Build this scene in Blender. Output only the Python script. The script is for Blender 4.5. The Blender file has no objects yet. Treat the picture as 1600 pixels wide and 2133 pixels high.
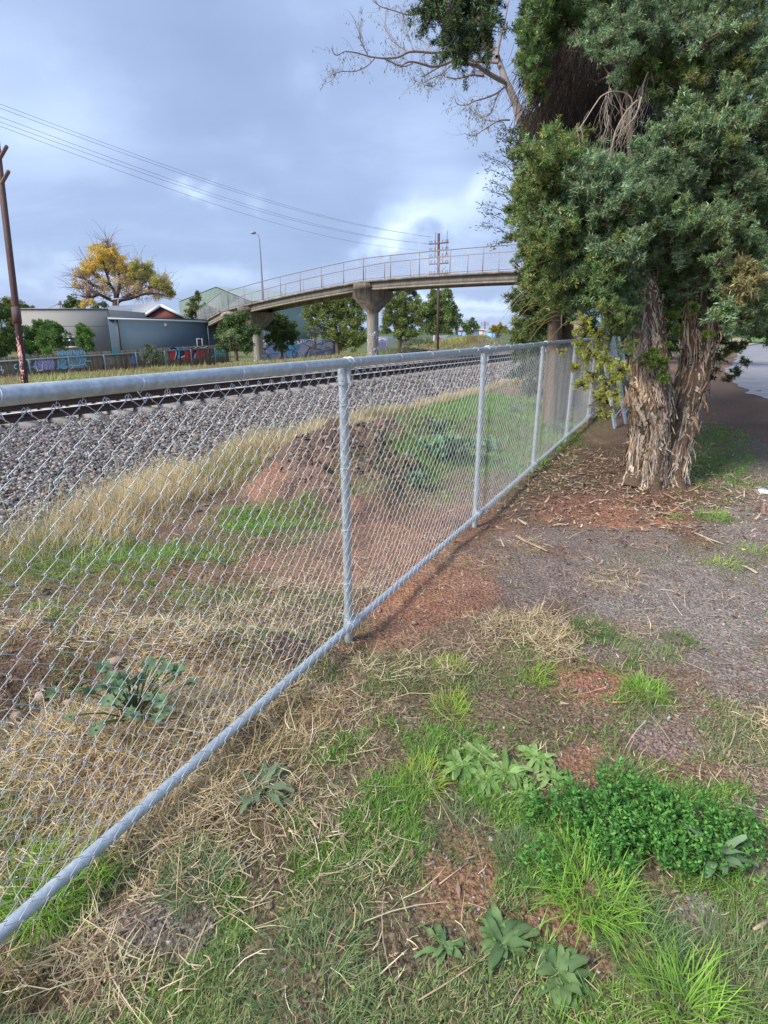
import bpy, math, random
import numpy as np
from mathutils import Vector
rng = np.random.default_rng(7)
random.seed(7)
SC = bpy.context.scene
COL = SC.collection
# ------------------------------------------------------------------ camera
F = 1150.0; PITCH = math.atan(380.0 / F); CH = 1.55
cP, sP = math.cos(PITCH), math.sin(PITCH)
cam = bpy.data.cameras.new("camera"); camo = bpy.data.objects.new("camera", cam); COL.objects.link(camo)
camo.location = (0, 0, CH); camo.rotation_euler = (math.pi / 2 - PITCH, 0, 0)
cam.sensor_fit = 'VERTICAL'; cam.sensor_height = 36.0; cam.lens = F / 2133.0 * 36.0
cam.clip_start = 0.05; cam.clip_end = 3000
SC.camera = camo
SC.view_settings.view_transform = 'Standard'; SC.view_settings.look = 'None'
SC.view_settings.gamma = 1.0; SC.view_settings.exposure = 1.2
# survey helpers: the photograph's calibrated rays, used to survey real positions
def ray(px, py):
    v = (1066.5 - py) / F
    return np.array([(px - 800.0) / F, cP + v * sP, v * cP - sP])
def U(px, py, d):
    return np.array([0, 0, CH]) + ray(px, py) * d
def G(px, py, z=0.0):
    r = ray(px, py); k = (z - CH) / r[2]
    return np.array([r[0] * k, r[1] * k, z])
def UY(px, py, Y):
    r = ray(px, py); return np.array([0, 0, CH]) + r * (Y / r[1])
# ------------------------------------------------------------------ world and sun
SUN_EL, SUN_AZ = math.radians(42), math.radians(-118)   # azimuth measured from +Y towards +X
w = bpy.data.worlds.new("World"); SC.world = w; w.use_nodes = True
nt = w.node_tree; nt.nodes.clear()
def N(t, **k):
    n = nt.nodes.new(t)
    for a, b in k.items(): setattr(n, a, b)
    return n
Lk = lambda a, b: nt.links.new(a, b)
def vm(op, a, b=None, v=None):
    n = N('ShaderNodeVectorMath', operation=op); Lk(a, n.inputs[0])
    if b is not None: Lk(b, n.inputs[1])
    if v is not None: n.inputs[1].default_value = v
    return n
def mt(op, a, b=None, v=None, clamp=False):
    n = N('ShaderNodeMath', operation=op, use_clamp=clamp); Lk(a, n.inputs[0])
    if b is not None: Lk(b, n.inputs[1])
    if v is not None: n.inputs[1].default_value = v
    return n.outputs[0]
def world_build():
    out = N('ShaderNodeOutputWorld')
    sky = N('ShaderNodeTexSky', sky_type='NISHITA'); sky.sun_disc = False
    sky.sun_elevation = SUN_EL; sky.sun_rotation = SUN_AZ
    bg1 = N('ShaderNodeBackground'); bg1.inputs[1].default_value = 0.1; Lk(sky.outputs[0], bg1.inputs[0])
    tc = N('ShaderNodeTexCoord'); d = vm('NORMALIZE', tc.outputs['Generated'])
    sx = N('ShaderNodeSeparateXYZ'); Lk(d.outputs[0], sx.inputs[0])
    z = mt('MAXIMUM', sx.outputs[2], v=0.0); zz = mt('ADD', z, v=0.22)
    cx = N('ShaderNodeCombineXYZ'); Lk(mt('DIVIDE', sx.outputs[0], zz), cx.inputs[0]); Lk(mt('DIVIDE', sx.outputs[1], zz), cx.inputs[1])
    mp = N('ShaderNodeMapping'); Lk(cx.outputs[0], mp.inputs[0])
    mp.inputs['Location'].default_value = (3.1, 1.7, 0); mp.inputs['Rotation'].default_value = (0, 0, math.radians(35)); mp.inputs['Scale'].default_value = (0.75, 1.25, 1)
    n1 = N('ShaderNodeTexNoise'); n1.inputs['Scale'].default_value = 1.05; n1.inputs['Detail'].default_value = 7; n1.inputs['Roughness'].default_value = 0.5; n1.inputs['Distortion'].default_value = 0.35
    Lk(mp.outputs[0], n1.inputs['Vector'])
    n2 = N('ShaderNodeTexNoise'); n2.inputs['Scale'].default_value = 3.4; n2.inputs['Detail'].default_value = 6; n2.inputs['Roughness'].default_value = 0.55
    Lk(mp.outputs[0], n2.inputs['Vector'])
    val = mt('ADD', mt('MULTIPLY', mt('SUBTRACT', n1.outputs[0], v=0.5), v=1.9), mt('MULTIPLY', mt('SUBTRACT', n2.outputs[0], v=0.5), v=0.35))
    # streaked direction warp for the cloud banks surveyed below
    wv = N('ShaderNodeTexNoise'); wv.inputs['Scale'].default_value = 6.5; wv.inputs['Detail'].default_value = 7; Lk(d.outputs[0], wv.inputs['Vector'])
    wd = vm('SUBTRACT', wv.outputs['Color'], v=(0.5, 0.5, 0.5))
    sc = N('ShaderNodeVectorMath', operation='SCALE'); Lk(wd.outputs[0], sc.inputs[0]); sc.inputs['Scale'].default_value = 0.2
    dd = vm('ADD', d.outputs[0], sc.outputs[0])
    def bank(px, py, ex, ey, amp, rot=0.0):
        nonlocal val
        c = ray(px, py); c /= np.linalg.norm(c)
        rt = np.cross(c, [0, 0, 1]); rt /= np.linalg.norm(rt); up = np.cross(rt, c)
        a = rt * math.cos(rot) + up * math.sin(rot); b = -rt * math.sin(rot) + up * math.cos(rot)
        q = vm('SUBTRACT', dd.outputs[0], v=tuple(c))
        da = mt('DIVIDE', vm('DOT_PRODUCT', q.outputs[0], v=tuple(a)).outputs['Value'], v=ex)
        db = mt('DIVIDE', vm('DOT_PRODUCT', q.outputs[0], v=tuple(b)).outputs['Value'], v=ey)
        s = mt('ADD', mt('MULTIPLY', da, da), mt('MULTIPLY', db, db))
        g = mt('POWER', N_const(2.718), mt('MULTIPLY', s, v=-1.0))
        val = mt('ADD', val, mt('MULTIPLY', g, v=amp))
    def N_const(v):
        n = N('ShaderNodeValue'); n.outputs[0].default_value = v; return n.outputs[0]
    for b in [(40, 150, .16, .05, .12, -.35), (430, 50, .18, .10, -.38, 0), (560, 300, .30, .10, -.34, -.5), (650, 205, .035, .035, .38, 0), (720, 20, .10, .05, .3, 0),
              (880, 230, .14, .14, .30, 0), (60, 260, .12, .04, .35, -.4), (420, 392, .045, .012, .8, -.2), (565, 412, .03, .012, .35, 0), (520, 330, .12, .02, .2, -.3), (830, 505, .065, .013, .95, .08), (940, 466, .12, .022, .50, .12),
              (1010, 440, .06, .02, .35, 0), (895, 470, .07, .05, .45, 0), (950, 640, .12, .009, .75, 0), (1000, 660, .09, .006, .5, 0), (480, 555, .08, .02, .35, 0), (60, 560, .12, .015, .4, 0), (700, 560, .25, .02, .12, 0), (200, 430, .25, .05, .10, 0),
              (30, 330, .10, .04, .18, 0), (240, 330, .2, .05, -.12, 0), (660, 470, .25, .05, -.25, .1), (1020, 610, .12, .015, -.3, 0)]:
        bank(*b)
    cr = N('ShaderNodeValToRGB'); Lk(mt('ADD', mt('MULTIPLY', val, v=0.42), v=0.42), cr.inputs[0])
    e = cr.color_ramp.elements
    e[0].position = 0.12; e[0].color = (.27, .365, .58, 1); e[1].position = 1.0; e[1].color = (.93, .95, 1.0, 1)
    for p, c in [(.38, (.34, .445, .69, 1)), (.52, (.43, .55, .80, 1)), (.66, (.52, .66, .91, 1)), (.82, (.64, .79, .99, 1))]:
        x = e.new(p); x.color = c
    bg2 = N('ShaderNodeBackground'); bg2.inputs[1].default_value = 0.54; Lk(cr.outputs[0], bg2.inputs[0])
    mx = N('ShaderNodeMixShader'); mx.inputs[0].default_value = 0.93
    Lk(bg1.outputs[0], mx.inputs[1]); Lk(bg2.outputs[0], mx.inputs[2]); Lk(mx.outputs[0], out.inputs[0])
world_build()
sl = bpy.data.lights.new("sun", 'SUN'); sl.energy = 2.1; sl.angle = math.radians(22); sl.color = (1, .95, .87)
so = bpy.data.objects.new("sun", sl); COL.objects.link(so)
sd = Vector((math.sin(SUN_AZ) * math.cos(SUN_EL), math.cos(SUN_AZ) * math.cos(SUN_EL), math.sin(SUN_EL)))
so.rotation_euler = sd.to_track_quat('Z', 'Y').to_euler()

# ------------------------------------------------------------------ numpy noise
def vnoise(x, y, seed=0):
    x = np.asarray(x, float); y = np.asarray(y, float)
    xi = np.floor(x).astype(np.int64); yi = np.floor(y).astype(np.int64); xf = x - xi; yf = y - yi
    def h(a, b):
        n = (a * 374761393 + b * 668265263 + seed * 1442695041) & 0xffffffff
        n = ((n ^ (n >> 13)) * 1274126177) & 0xffffffff
        return ((n ^ (n >> 16)) & 0xffff) / 65535.0
    u = xf * xf * (3 - 2 * xf); v = yf * yf * (3 - 2 * yf)
    return (h(xi, yi) * (1 - u) + h(xi + 1, yi) * u) * (1 - v) + (h(xi, yi + 1) * (1 - u) + h(xi + 1, yi + 1) * u) * v
def fbm(x, y, o=4, seed=0):
    s = 0; a = .5; t = 0
    for i in range(o):
        s = s + a * vnoise(x * 2 ** i, y * 2 ** i, seed + i * 17); t += a; a *= .5
    return s / t
def sst(a, b, x):
    t = np.clip((x - a) / (b - a), 0, 1); return t * t * (3 - 2 * t)
# ------------------------------------------------------------------ mesh helpers
class MB:
    def __init__(s): s.v = []; s.q = []; s.t = []; s.c = []; s.n = 0; s.g = []
    def add(s, v, quads=None, tris=None, col=(.5, .5, .5)):
        v = np.asarray(v, float).reshape(-1, 3); s.v.append(v)
        if quads is not None and len(quads): s.q.append(np.asarray(quads, np.int64).reshape(-1, 4) + s.n)
        if tris is not None and len(tris): s.t.append(np.asarray(tris, np.int64).reshape(-1, 3) + s.n)
        c = np.asarray(col, float)
        if c.ndim == 1: c = np.tile(c, (len(v), 1))
        s.c.append(c); s.n += len(v)
    def box(s, c, size, ax=None, col=(.5, .5, .5)):
        ax = np.eye(3) if ax is None else np.asarray(ax, float)
        k = np.array([[x, y, z] for x in (-.5, .5) for y in (-.5, .5) for z in (-.5, .5)]) * np.asarray(size)
        s.add(np.asarray(c) + k @ ax, [[0, 1, 3, 2], [4, 6, 7, 5], [0, 4, 5, 1], [2, 3, 7, 6], [0, 2, 6, 4], [1, 5, 7, 3]], col=col)
    def tube(s, pts, r, sides=8, caps=True, col=(.5, .5, .5), rough=None):
        p = np.asarray(pts, float); n = len(p); r = np.full(n, r) if np.isscalar(r) else np.asarray(r, float)
        t = np.gradient(p, axis=0); t /= np.linalg.norm(t, axis=1)[:, None] + 1e-12
        m = np.abs(t.mean(0)); ref = np.eye(3)[int(np.argmin(m))]
        a = np.cross(t, ref); a /= np.linalg.norm(a, axis=1)[:, None] + 1e-12; b = np.cross(t, a)
        th = np.arange(sides) * 2 * math.pi / sides
        rr = r[:, None] * (rough if rough is not None else 1.0) * np.ones((n, sides))
        v = p[:, None, :] + rr[..., None] * (np.cos(th)[None, :, None] * a[:, None, :] + np.sin(th)[None, :, None] * b[:, None, :])
        i = np.arange(n - 1)[:, None] * sides; j = np.arange(sides)[None, :]; j2 = (j + 1) % sides
        q = np.stack([i + j, i + j2, i + sides + j2, i + sides + j], -1).reshape(-1, 4)
        v = v.reshape(-1, 3)
        tr = None
        c = np.asarray(col, float)
        if c.ndim == 2: c = np.repeat(c, sides, axis=0)
        if caps:
            v = np.vstack([v, p[0], p[-1]]); jj = np.arange(sides); k2 = (jj + 1) % sides
            tr = np.vstack([np.stack([np.full(sides, n * sides), k2, jj], 1), np.stack([np.full(sides, n * sides + 1), (n - 1) * sides + jj, (n - 1) * sides + k2], 1)])
            if c.ndim == 2: c = np.vstack([c, c[0], c[-1]])
        s.add(v, q, tr, c)
    def prism(s, poly, vec, col=(.5, .5, .5)):
        p = np.asarray(poly, float); n = len(p); v = np.vstack([p, p + np.asarray(vec)])
        j = np.arange(n); k = (j + 1) % n
        tr = np.array([[0, i, i + 1] for i in range(1, n - 1)])
        s.add(v, np.stack([j, k, k + n, j + n], 1), np.vstack([tr[:, ::-1], tr + n]), col)
    def build(s, name, mat, parent=None, smooth=False):
        me = bpy.data.meshes.new(name)
        v = np.vstack(s.v).astype(np.float32); q = np.vstack(s.q) if s.q else np.zeros((0, 4), np.int64); t = np.vstack(s.t) if s.t else np.zeros((0, 3), np.int64)
        me.vertices.add(len(v)); me.vertices.foreach_set('co', v.ravel())
        lv = np.concatenate([q.ravel(), t.ravel()]).astype(np.int32); me.loops.add(len(lv)); me.loops.foreach_set('vertex_index', lv)
        ls = np.concatenate([np.arange(len(q)) * 4, len(q) * 4 + np.arange(len(t)) * 3]).astype(np.int32)
        me.polygons.add(len(ls)); me.polygons.foreach_set('loop_start', ls)
        if smooth: me.polygons.foreach_set('use_smooth', np.ones(len(ls), bool))
        c = np.vstack(s.c); c4 = np.hstack([c, np.ones((len(c), 1))]).astype(np.float32)
        at = me.color_attributes.new('Col', 'FLOAT_COLOR', 'POINT'); at.data.foreach_set('color', c4.ravel())
        me.update(calc_edges=True)
        me.materials.append(mat)
        o = bpy.data.objects.new(name, me); COL.objects.link(o)
        if parent is not None: o.parent = parent; o.matrix_parent_inverse = parent.matrix_basis.inverted()
        return o
def smooth_angle(o, deg=40):
    me = o.data; n = len(me.polygons); me.polygons.foreach_set('use_smooth', np.ones(n, bool))
    try: me.set_sharp_from_angle(angle=math.radians(deg))
    except Exception: pass
    return o
def tag(o, label=None, cat=None, group=None, kind=None):
    if label: o['label'] = label
    if cat: o['category'] = cat
    if group: o['group'] = group
    if kind: o['kind'] = kind
    return o
def empty(name, loc, label, cat, group=None):
    o = bpy.data.objects.new(name, None); COL.objects.link(o); o.location = tuple(loc); o.empty_display_size = .2
    return tag(o, label, cat, group)
# ------------------------------------------------------------------ materials
def mat(name, col=(.5, .5, .5), rough=.8, metal=0, attr=False, nscale=8, namp=.25, bump=0.0, bscale=None, col2=None, stretch=None, trans=0.0, detail=4, spec=.5, bdist=.02):
    m = bpy.data.materials.new(name); m.use_nodes = True; t = m.node_tree; n = t.nodes; b = n['Principled BSDF']; b.inputs['Roughness'].default_value = rough; b.inputs['Metallic'].default_value = metal
    b.inputs['Specular IOR Level'].default_value = spec
    tc = n.new('ShaderNodeTexCoord'); mp = n.new('ShaderNodeMapping'); t.links.new(tc.outputs['Object'], mp.inputs[0])
    if stretch: mp.inputs['Scale'].default_value = stretch
    no = n.new('ShaderNodeTexNoise'); no.inputs['Scale'].default_value = nscale; no.inputs['Detail'].default_value = detail; no.inputs['Roughness'].default_value = .6; t.links.new(mp.outputs[0], no.inputs['Vector'])
    if attr:
        a = n.new('ShaderNodeAttribute'); a.attribute_name = 'Col'; base = a.outputs['Color']
    else:
        r = n.new('ShaderNodeRGB'); r.outputs[0].default_value = (*col, 1); base = r.outputs[0]
    if namp > 0 or col2:
        mr = n.new('ShaderNodeMapRange'); mr.inputs[1].default_value = .3; mr.inputs[2].default_value = .7; t.links.new(no.outputs[0], mr.inputs[0])
        if col2:
            mx = n.new('ShaderNodeMix'); mx.data_type = 'RGBA'; t.links.new(mr.outputs[0], mx.inputs[0]); t.links.new(base, mx.inputs[6]); mx.inputs[7].default_value = (*col2, 1); base = mx.outputs[2]
        if namp > 0:
            mr2 = n.new('ShaderNodeMapRange'); mr2.inputs[1].default_value = .3; mr2.inputs[2].default_value = .7; mr2.inputs[3].default_value = 1 - namp; mr2.inputs[4].default_value = 1 + namp
            no2 = n.new('ShaderNodeTexNoise'); no2.inputs['Scale'].default_value = nscale * 2.7; no2.inputs['Detail'].default_value = detail; t.links.new(mp.outputs[0], no2.inputs['Vector']); t.links.new(no2.outputs[0], mr2.inputs[0])
            mu = n.new('ShaderNodeVectorMath'); mu.operation = 'SCALE'; t.links.new(base, mu.inputs[0]); t.links.new(mr2.outputs[0], mu.inputs['Scale']); base = mu.outputs[0]
    t.links.new(base, b.inputs['Base Color'])
    if bump > 0:
        nb = n.new('ShaderNodeTexNoise'); nb.inputs['Scale'].default_value = bscale or nscale * 4; nb.inputs['Detail'].default_value = 6; t.links.new(mp.outputs[0], nb.inputs['Vector'])
        bm = n.new('ShaderNodeBump'); bm.inputs['Strength'].default_value = bump; bm.inputs['Distance'].default_value = bdist; t.links.new(nb.outputs[0], bm.inputs['Height']); t.links.new(bm.outputs[0], b.inputs['Normal'])
    if trans > 0:
        tr = n.new('ShaderNodeBsdfTranslucent'); t.links.new(base, tr.inputs[0]); ms = n.new('ShaderNodeMixShader'); ms.inputs[0].default_value = trans
        t.links.new(b.outputs[0], ms.inputs[1]); t.links.new(tr.outputs[0], ms.inputs[2]); t.links.new(ms.outputs[0], n['Material Output'].inputs[0])
    return m
M = {}
M['leaf'] = mat('leaf', attr=True, rough=.6, namp=.0, trans=.25, spec=.3)
M['grass'] = mat('grass_blade', attr=True, rough=.55, namp=.0, trans=.3, spec=.35)
M['straw'] = mat('straw', attr=True, rough=.6, namp=.0, trans=.1, spec=.3)
M['bark'] = mat('bark', attr=True, rough=.9, namp=.35, nscale=9, stretch=(3, 3, .5), bump=.8, bscale=40, spec=.2)
M['twig'] = mat('twig', attr=True, rough=.9, namp=.15, nscale=20, spec=.2)
M['stone'] = mat('stone', attr=True, rough=.85, namp=.3, nscale=30, spec=.25)
M['galv'] = mat('galvanised_steel', (.56, .62, .66), rough=.45, metal=.45, namp=.14, nscale=28, stretch=(1, 1, 1), bump=.12, bscale=60, col2=(.40, .46, .50), bdist=.003)
M['wire'] = mat('galvanised_wire', (.64, .66, .68), rough=.45, metal=.35, namp=.1, nscale=10)
M['concrete'] = mat('weathered_concrete', (.34, .29, .23), rough=.9, namp=.25, nscale=1.6, col2=(.13, .11, .09), bump=.4, bscale=30, stretch=(1.5, 1.5, .5), detail=7)
M['conc_pale'] = mat('pale_concrete', (.37, .33, .27), rough=.9, namp=.2, nscale=2.2, col2=(.24, .21, .17), bump=.4, bscale=30, stretch=(2, 2, .3), detail=7)
M['rust'] = mat('rusty_steel', (.075, .045, .035), rough=.75, metal=.2, namp=.3, nscale=12)
M['railtop'] = mat('rail_head_painted_sheen', (.85, .83, .86), rough=.35, metal=.25, namp=.03)  # pale base colour stands in for sky reflected along the worn head
M['attr'] = mat('painted', attr=True, rough=.7, namp=.12, nscale=3)
M['attr_flat'] = mat('paint_marks', attr=True, rough=.6, namp=.15, nscale=12)

def grit(m):
    t = m.node_tree; n = t.nodes; b = n['Principled BSDF']; src = b.inputs['Base Color'].links[0].from_socket
    tc = n.new('ShaderNodeTexCoord'); v = n.new('ShaderNodeTexVoronoi'); v.inputs['Scale'].default_value = 150; t.links.new(tc.outputs['Object'], v.inputs['Vector'])
    v2 = n.new('ShaderNodeTexNoise'); v2.inputs['Scale'].default_value = 90; v2.inputs['Detail'].default_value = 6; v2.inputs['Roughness'].default_value = .75; t.links.new(tc.outputs['Object'], v2.inputs['Vector'])
    sp = n.new('ShaderNodeSeparateColor'); t.links.new(v.outputs['Color'], sp.inputs[0])
    r = n.new('ShaderNodeMapRange'); r.inputs[1].default_value = 0; r.inputs[2].default_value = 1; r.inputs[3].default_value = .62; r.inputs[4].default_value = 1.45; t.links.new(sp.outputs[0], r.inputs[0])
    r2 = n.new('ShaderNodeMapRange'); r2.inputs[1].default_value = .32; r2.inputs[2].default_value = .68; r2.inputs[3].default_value = .6; r2.inputs[4].default_value = 1.4; t.links.new(v2.outputs[0], r2.inputs[0])
    mu = n.new('ShaderNodeMath'); mu.operation = 'MULTIPLY'; t.links.new(r.outputs[0], mu.inputs[0]); t.links.new(r2.outputs[0], mu.inputs[1])
    vs = n.new('ShaderNodeVectorMath'); vs.operation = 'SCALE'; t.links.new(src, vs.inputs[0]); t.links.new(mu.outputs[0], vs.inputs['Scale']); t.links.new(vs.outputs[0], b.inputs['Base Color'])
# ------------------------------------------------------------------ terrain
TD = np.array([.537, .843]); TN = np.array([-.843, .537])      # along / left of the railway
def LS(x, y): return x * TN[0] + y * TN[1], x * TD[0] + y * TD[1]
def XY(L, s): return L * TN[0] + s * TD[0], L * TN[1] + s * TD[1]
FD = np.array([math.sin(math.radians(27.6)), math.cos(math.radians(27.6))]); FP1 = np.array([-.163, 2.56])
def toe(s): return np.interp(s, [-6, 1.5, 5, 8, 15, 30], [3.5, 4.35, 5.25, 5.55, 6.0, 6.5])
def ell(px, py, rx, ry, z=0.0):
    c = G(px, py, z)[:2]; a = (G(px + rx, py, z) - G(px - rx, py, z))[:2] / 2; b = (G(px, py - ry, z) - G(px, py + ry, z))[:2] / 2
    return c, np.linalg.inv(np.stack([a, b], 1))
def emask(E, x, y, soft=.35, wob=.35, seed=1, fr=3.0):
    c, Mi = E; dx = x - c[0]; dy = y - c[1]
    u = Mi[0, 0] * dx + Mi[0, 1] * dy; v = Mi[1, 0] * dx + Mi[1, 1] * dy
    r = np.sqrt(u * u + v * v) + wob * (fbm(x * fr, y * fr, 4, seed) - .5) * 2
    return 1 - sst(1 - soft, 1 + soft, r)
MOUNDS = [(ell(700, 995, 130, 50), .38), (ell(830, 930, 130, 38), .22), (ell(560, 1130, 200, 30), .05), (ell(330, 1190, 130, 26), .07), (ell(450, 1365, 190, 36), .13), (ell(150, 1320, 200, 50), .08), (ell(130, 1440, 120, 50), -.10), (ell(950, 885, 130, 26), .16),
          (ell(60, 2060, 150, 60), -.06), (ell(300, 1540, 200, 60), .06), (ell(1330, 1740, 200, 110), .03), (ell(1240, 1055, 110, 22), -.02)]
def hgt(x, y):
    x = np.asarray(x, float); y = np.asarray(y, float)
    L, s = LS(x, y); d = np.hypot(x, y)
    z = -.10 * sst(-.3, .9, L - toe(s))  - 1.5 * sst(23.5, 30, L)
    z = z - .12 * sst(18.5, 21.5, L)
    z = z - .055 * sst(10.3, 10.7, L) * (1 - sst(17.9, 18.2, L))
    cx, cy = 7.2, 48.0; z = z + 1.15 * np.exp(-(((x - cx) / 4.5) ** 2 + ((y - cy) / 4) ** 2)) + .45 * np.exp(-(((x - 2.2) / 4.5) ** 2 + ((y - 37) / 2.5) ** 2))
    for E, a in MOUNDS: z = z + a * emask(E, x, y, .6, .3, 3) * (.6 + .8 * fbm(x * 5, y * 5, 3, 9))
    near = 1 - sst(14, 30, d)
    z = z + near * (.05 * (fbm(x * 1.3, y * 1.3, 4, 2) - .5) + .03 * (fbm(x * 9, y * 9, 3, 4) - .5)) * np.where(L > 5, .5, 1)
    fd = (x - FP1[0]) * FD[1] - (y - FP1[1]) * FD[0]   # right of fence
    z = z - .02 * np.exp(-(fd / .2) ** 2)
    return z
def gz(px, py):
    p = G(px, py)
    for _ in range(3): p = G(px, py, float(hgt(p[0], p[1])))
    return np.array([p[0], p[1], float(hgt(p[0], p[1]))])
# cover patches surveyed on the ground: (px, py, rx, ry, amount)
LAWN = [(900, 1560, 330, 230, .75), (1000, 1470, 190, 90, .7), (620, 1800, 330, 220, .75), (700, 2020, 420, 170, .8), (760, 1780, 260, 160, .7), (560, 1760, 120, 60, .5), (300, 1780, 120, 40, .5), (1330, 1760, 240, 150, .8), (1080, 1700, 160, 120, .6), (1500, 1700, 120, 160, .35), (1500, 1480, 110, 70, .55),
        (150, 1840, 110, 70, .7), (1500, 2060, 170, 120, .65), (1120, 2080, 200, 90, .5), (560, 1890, 140, 90, .5), (1350, 1900, 160, 80, .7), (1440, 1160, 180, 40, .40), (1550, 1170, 60, 60, .5), (1240, 1310, 60, 30, .6), (1420, 1330, 50, 24, .55),
        (1490, 945, 80, 58, 1), (1500, 1010, 70, 16, .3), (1300, 1160, 60, 16, .3), (1100, 1010, 110, 14, .35), (1180, 1005, 60, 10, .4), (1235, 888, 30, 9, .8),
        (180, 1165, 240, 40, 1), (30, 1220, 140, 60, .9), (560, 1090, 110, 40, 1), (430, 1145, 90, 38, .8), (440, 1250, 120, 60, .55), (100, 1290, 140, 40, .45), (250, 1260, 200, 40, .35), (640, 1250, 80, 30, .3),
        (930, 930, 130, 46, 1.0), (1060, 880, 150, 50, 1.0), (1010, 850, 120, 36, 1.0), (870, 960, 70, 26, 1.0), (1000, 830, 90, 20, .9), (850, 1010, 90, 44, .75), (770, 1035, 80, 30, .7), (940, 1000, 80, 26, .4), (500, 1210, 60, 26, .5)]
STRAW = [(280, 1560, 280, 130, 1.0), (80, 1660, 200, 120, .9), (440, 1420, 180, 60, .8), (560, 1300, 150, 50, .6), (150, 1330, 220, 40, .5), (640, 1210, 140, 30, .6), (1020, 1330, 170, 50, .8), (880, 1380, 140, 50, .7), (700, 1500, 140, 80, .5), (560, 1600, 120, 70, .5),
         (200, 2020, 260, 110, .7), (520, 1800, 300, 160, .45), (1280, 1200, 60, 30, .7), (1030, 1180, 50, 16, .7), (1100, 1140, 40, 14, .7), (1300, 1300, 80, 30, .4), (1570, 1530, 60, 40, .5), (640, 1700, 200, 120, .35), (1100, 1000, 200, 60, .2),
         (760, 1150, 220, 60, .4), (350, 1080, 100, 20, .5), (60, 1800, 120, 80, .7), (900, 1040, 120, 30, .3)]
RED = [(900, 1230, 130, 60, .9), (760, 1330, 90, 30, .6), (980, 1190, 80, 30, .6), (965, 1800, 75, 90, .95), (1215, 1600, 62, 52, 1.0), (1235, 1425, 80, 34, 1.0), (1140, 1655, 50, 40, .8), (1240, 1060, 130, 34, 1.3), (1190, 1920, 110, 60, .6), (1010, 1935, 60, 40, .5),
       (560, 1040, 40, 18, .6), (660, 1480, 70, 44, .6), (1300, 1950, 180, 90, .4), (820, 1140, 130, 60, .7), (300, 1180, 100, 20, .6), (900, 1090, 150, 40, .4), (1350, 1640, 150, 60, .3), (1380, 1030, 120, 30, .4), (560, 1200, 140, 40, .4), (1500, 1560, 150, 100, .2)]
DARK = [(1180, 960, 150, 60, .55), (1130, 1010, 120, 30, .5), (1400, 1035, 130, 24, .5), (1500, 870, 90, 40, .5), (1560, 840, 60, 22, .8), (120, 1390, 150, 62, .8), (490, 1375, 150, 26, .7), (60, 2040, 110, 60, .9), (640, 1300, 120, 24, .5), (1110, 1290, 90, 26, .5), (1300, 1000, 160, 20, .4), (700, 1340, 80, 24, .5), (1480, 840, 100, 30, .6), (1180, 1000, 60, 60, .3), (1000, 1080, 60, 20, .4), (1120, 960, 80, 22, .4), (480, 2090, 120, 60, .3), (830, 1020, 60, 20, .7), (740, 990, 90, 20, .5)]
GREY = [(1480, 1230, 220, 90, .9), (1330, 1200, 180, 90, .6), (1100, 1190, 170, 60, .45), (1560, 1040, 90, 140, .8), (350, 1930, 130, 80, 1.2), (1450, 1915, 60, 50, .9), (1440, 1520, 120, 50, .6), (1400, 1330, 200, 50, .6), (1220, 1120, 160, 26, .5), (1560, 1400, 80, 120, .7), (1250, 1790, 30, 30, .4), (880, 1990, 40, 24, .4), (640, 1420, 60, 20, .3), (1560, 1650, 40, 60, .4)]
BARE = [(640, 1490, 70, 36), (1560, 1300, 90, 120), (1400, 1250, 200, 60), (1060, 1935, 60, 30), (1460, 1620, 90, 30), (820, 1340, 90, 26), (1000, 1250, 110, 40), (120, 2060, 110, 40), (965, 1800, 70, 85), (1215, 1600, 58, 48), (1140, 1655, 44, 34), (350, 1930, 110, 60), (1190, 1920, 90, 46), (1235, 1425, 60, 26), (1450, 1915, 55, 40), (1250, 1980, 90, 60), (900, 1290, 120, 50), (1380, 1540, 80, 34)]
def cover(lst, x, y, seed):
    r = np.zeros(np.shape(x))
    for i, (a, b, c, d, s) in enumerate(lst):
        r = np.maximum(r, s * emask(ell(a, b, c, d), x, y, .30, .75, seed + i, 4.5))
    return r
def bare(x, y):
    r = np.zeros(np.shape(x))
    for i, (a, b, c, d) in enumerate(BARE): r = np.maximum(r, emask(ell(a, b, c, d), x, y, .25, .35, 40 + i, 5))
    return r
def sinhgrid(c, fine, half, n, lim):
    u = np.linspace(-1, 1, n); k = 1.0
    # inner part linear, outer part exponential
    a = np.abs(u); f = .72
    v = np.where(a < f, a / f * half, half * np.exp((a - f) / (1 - f) * math.log(lim / half)))
    return c + np.sign(u) * v
gx = sinhgrid(.4, 0, 3.4, 430, 900.0); gy = sinhgrid(3.4, 0, 3.4, 430, 900.0)
GX, GY = np.meshgrid(gx, gy)
GZ = hgt(GX, GY)
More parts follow.
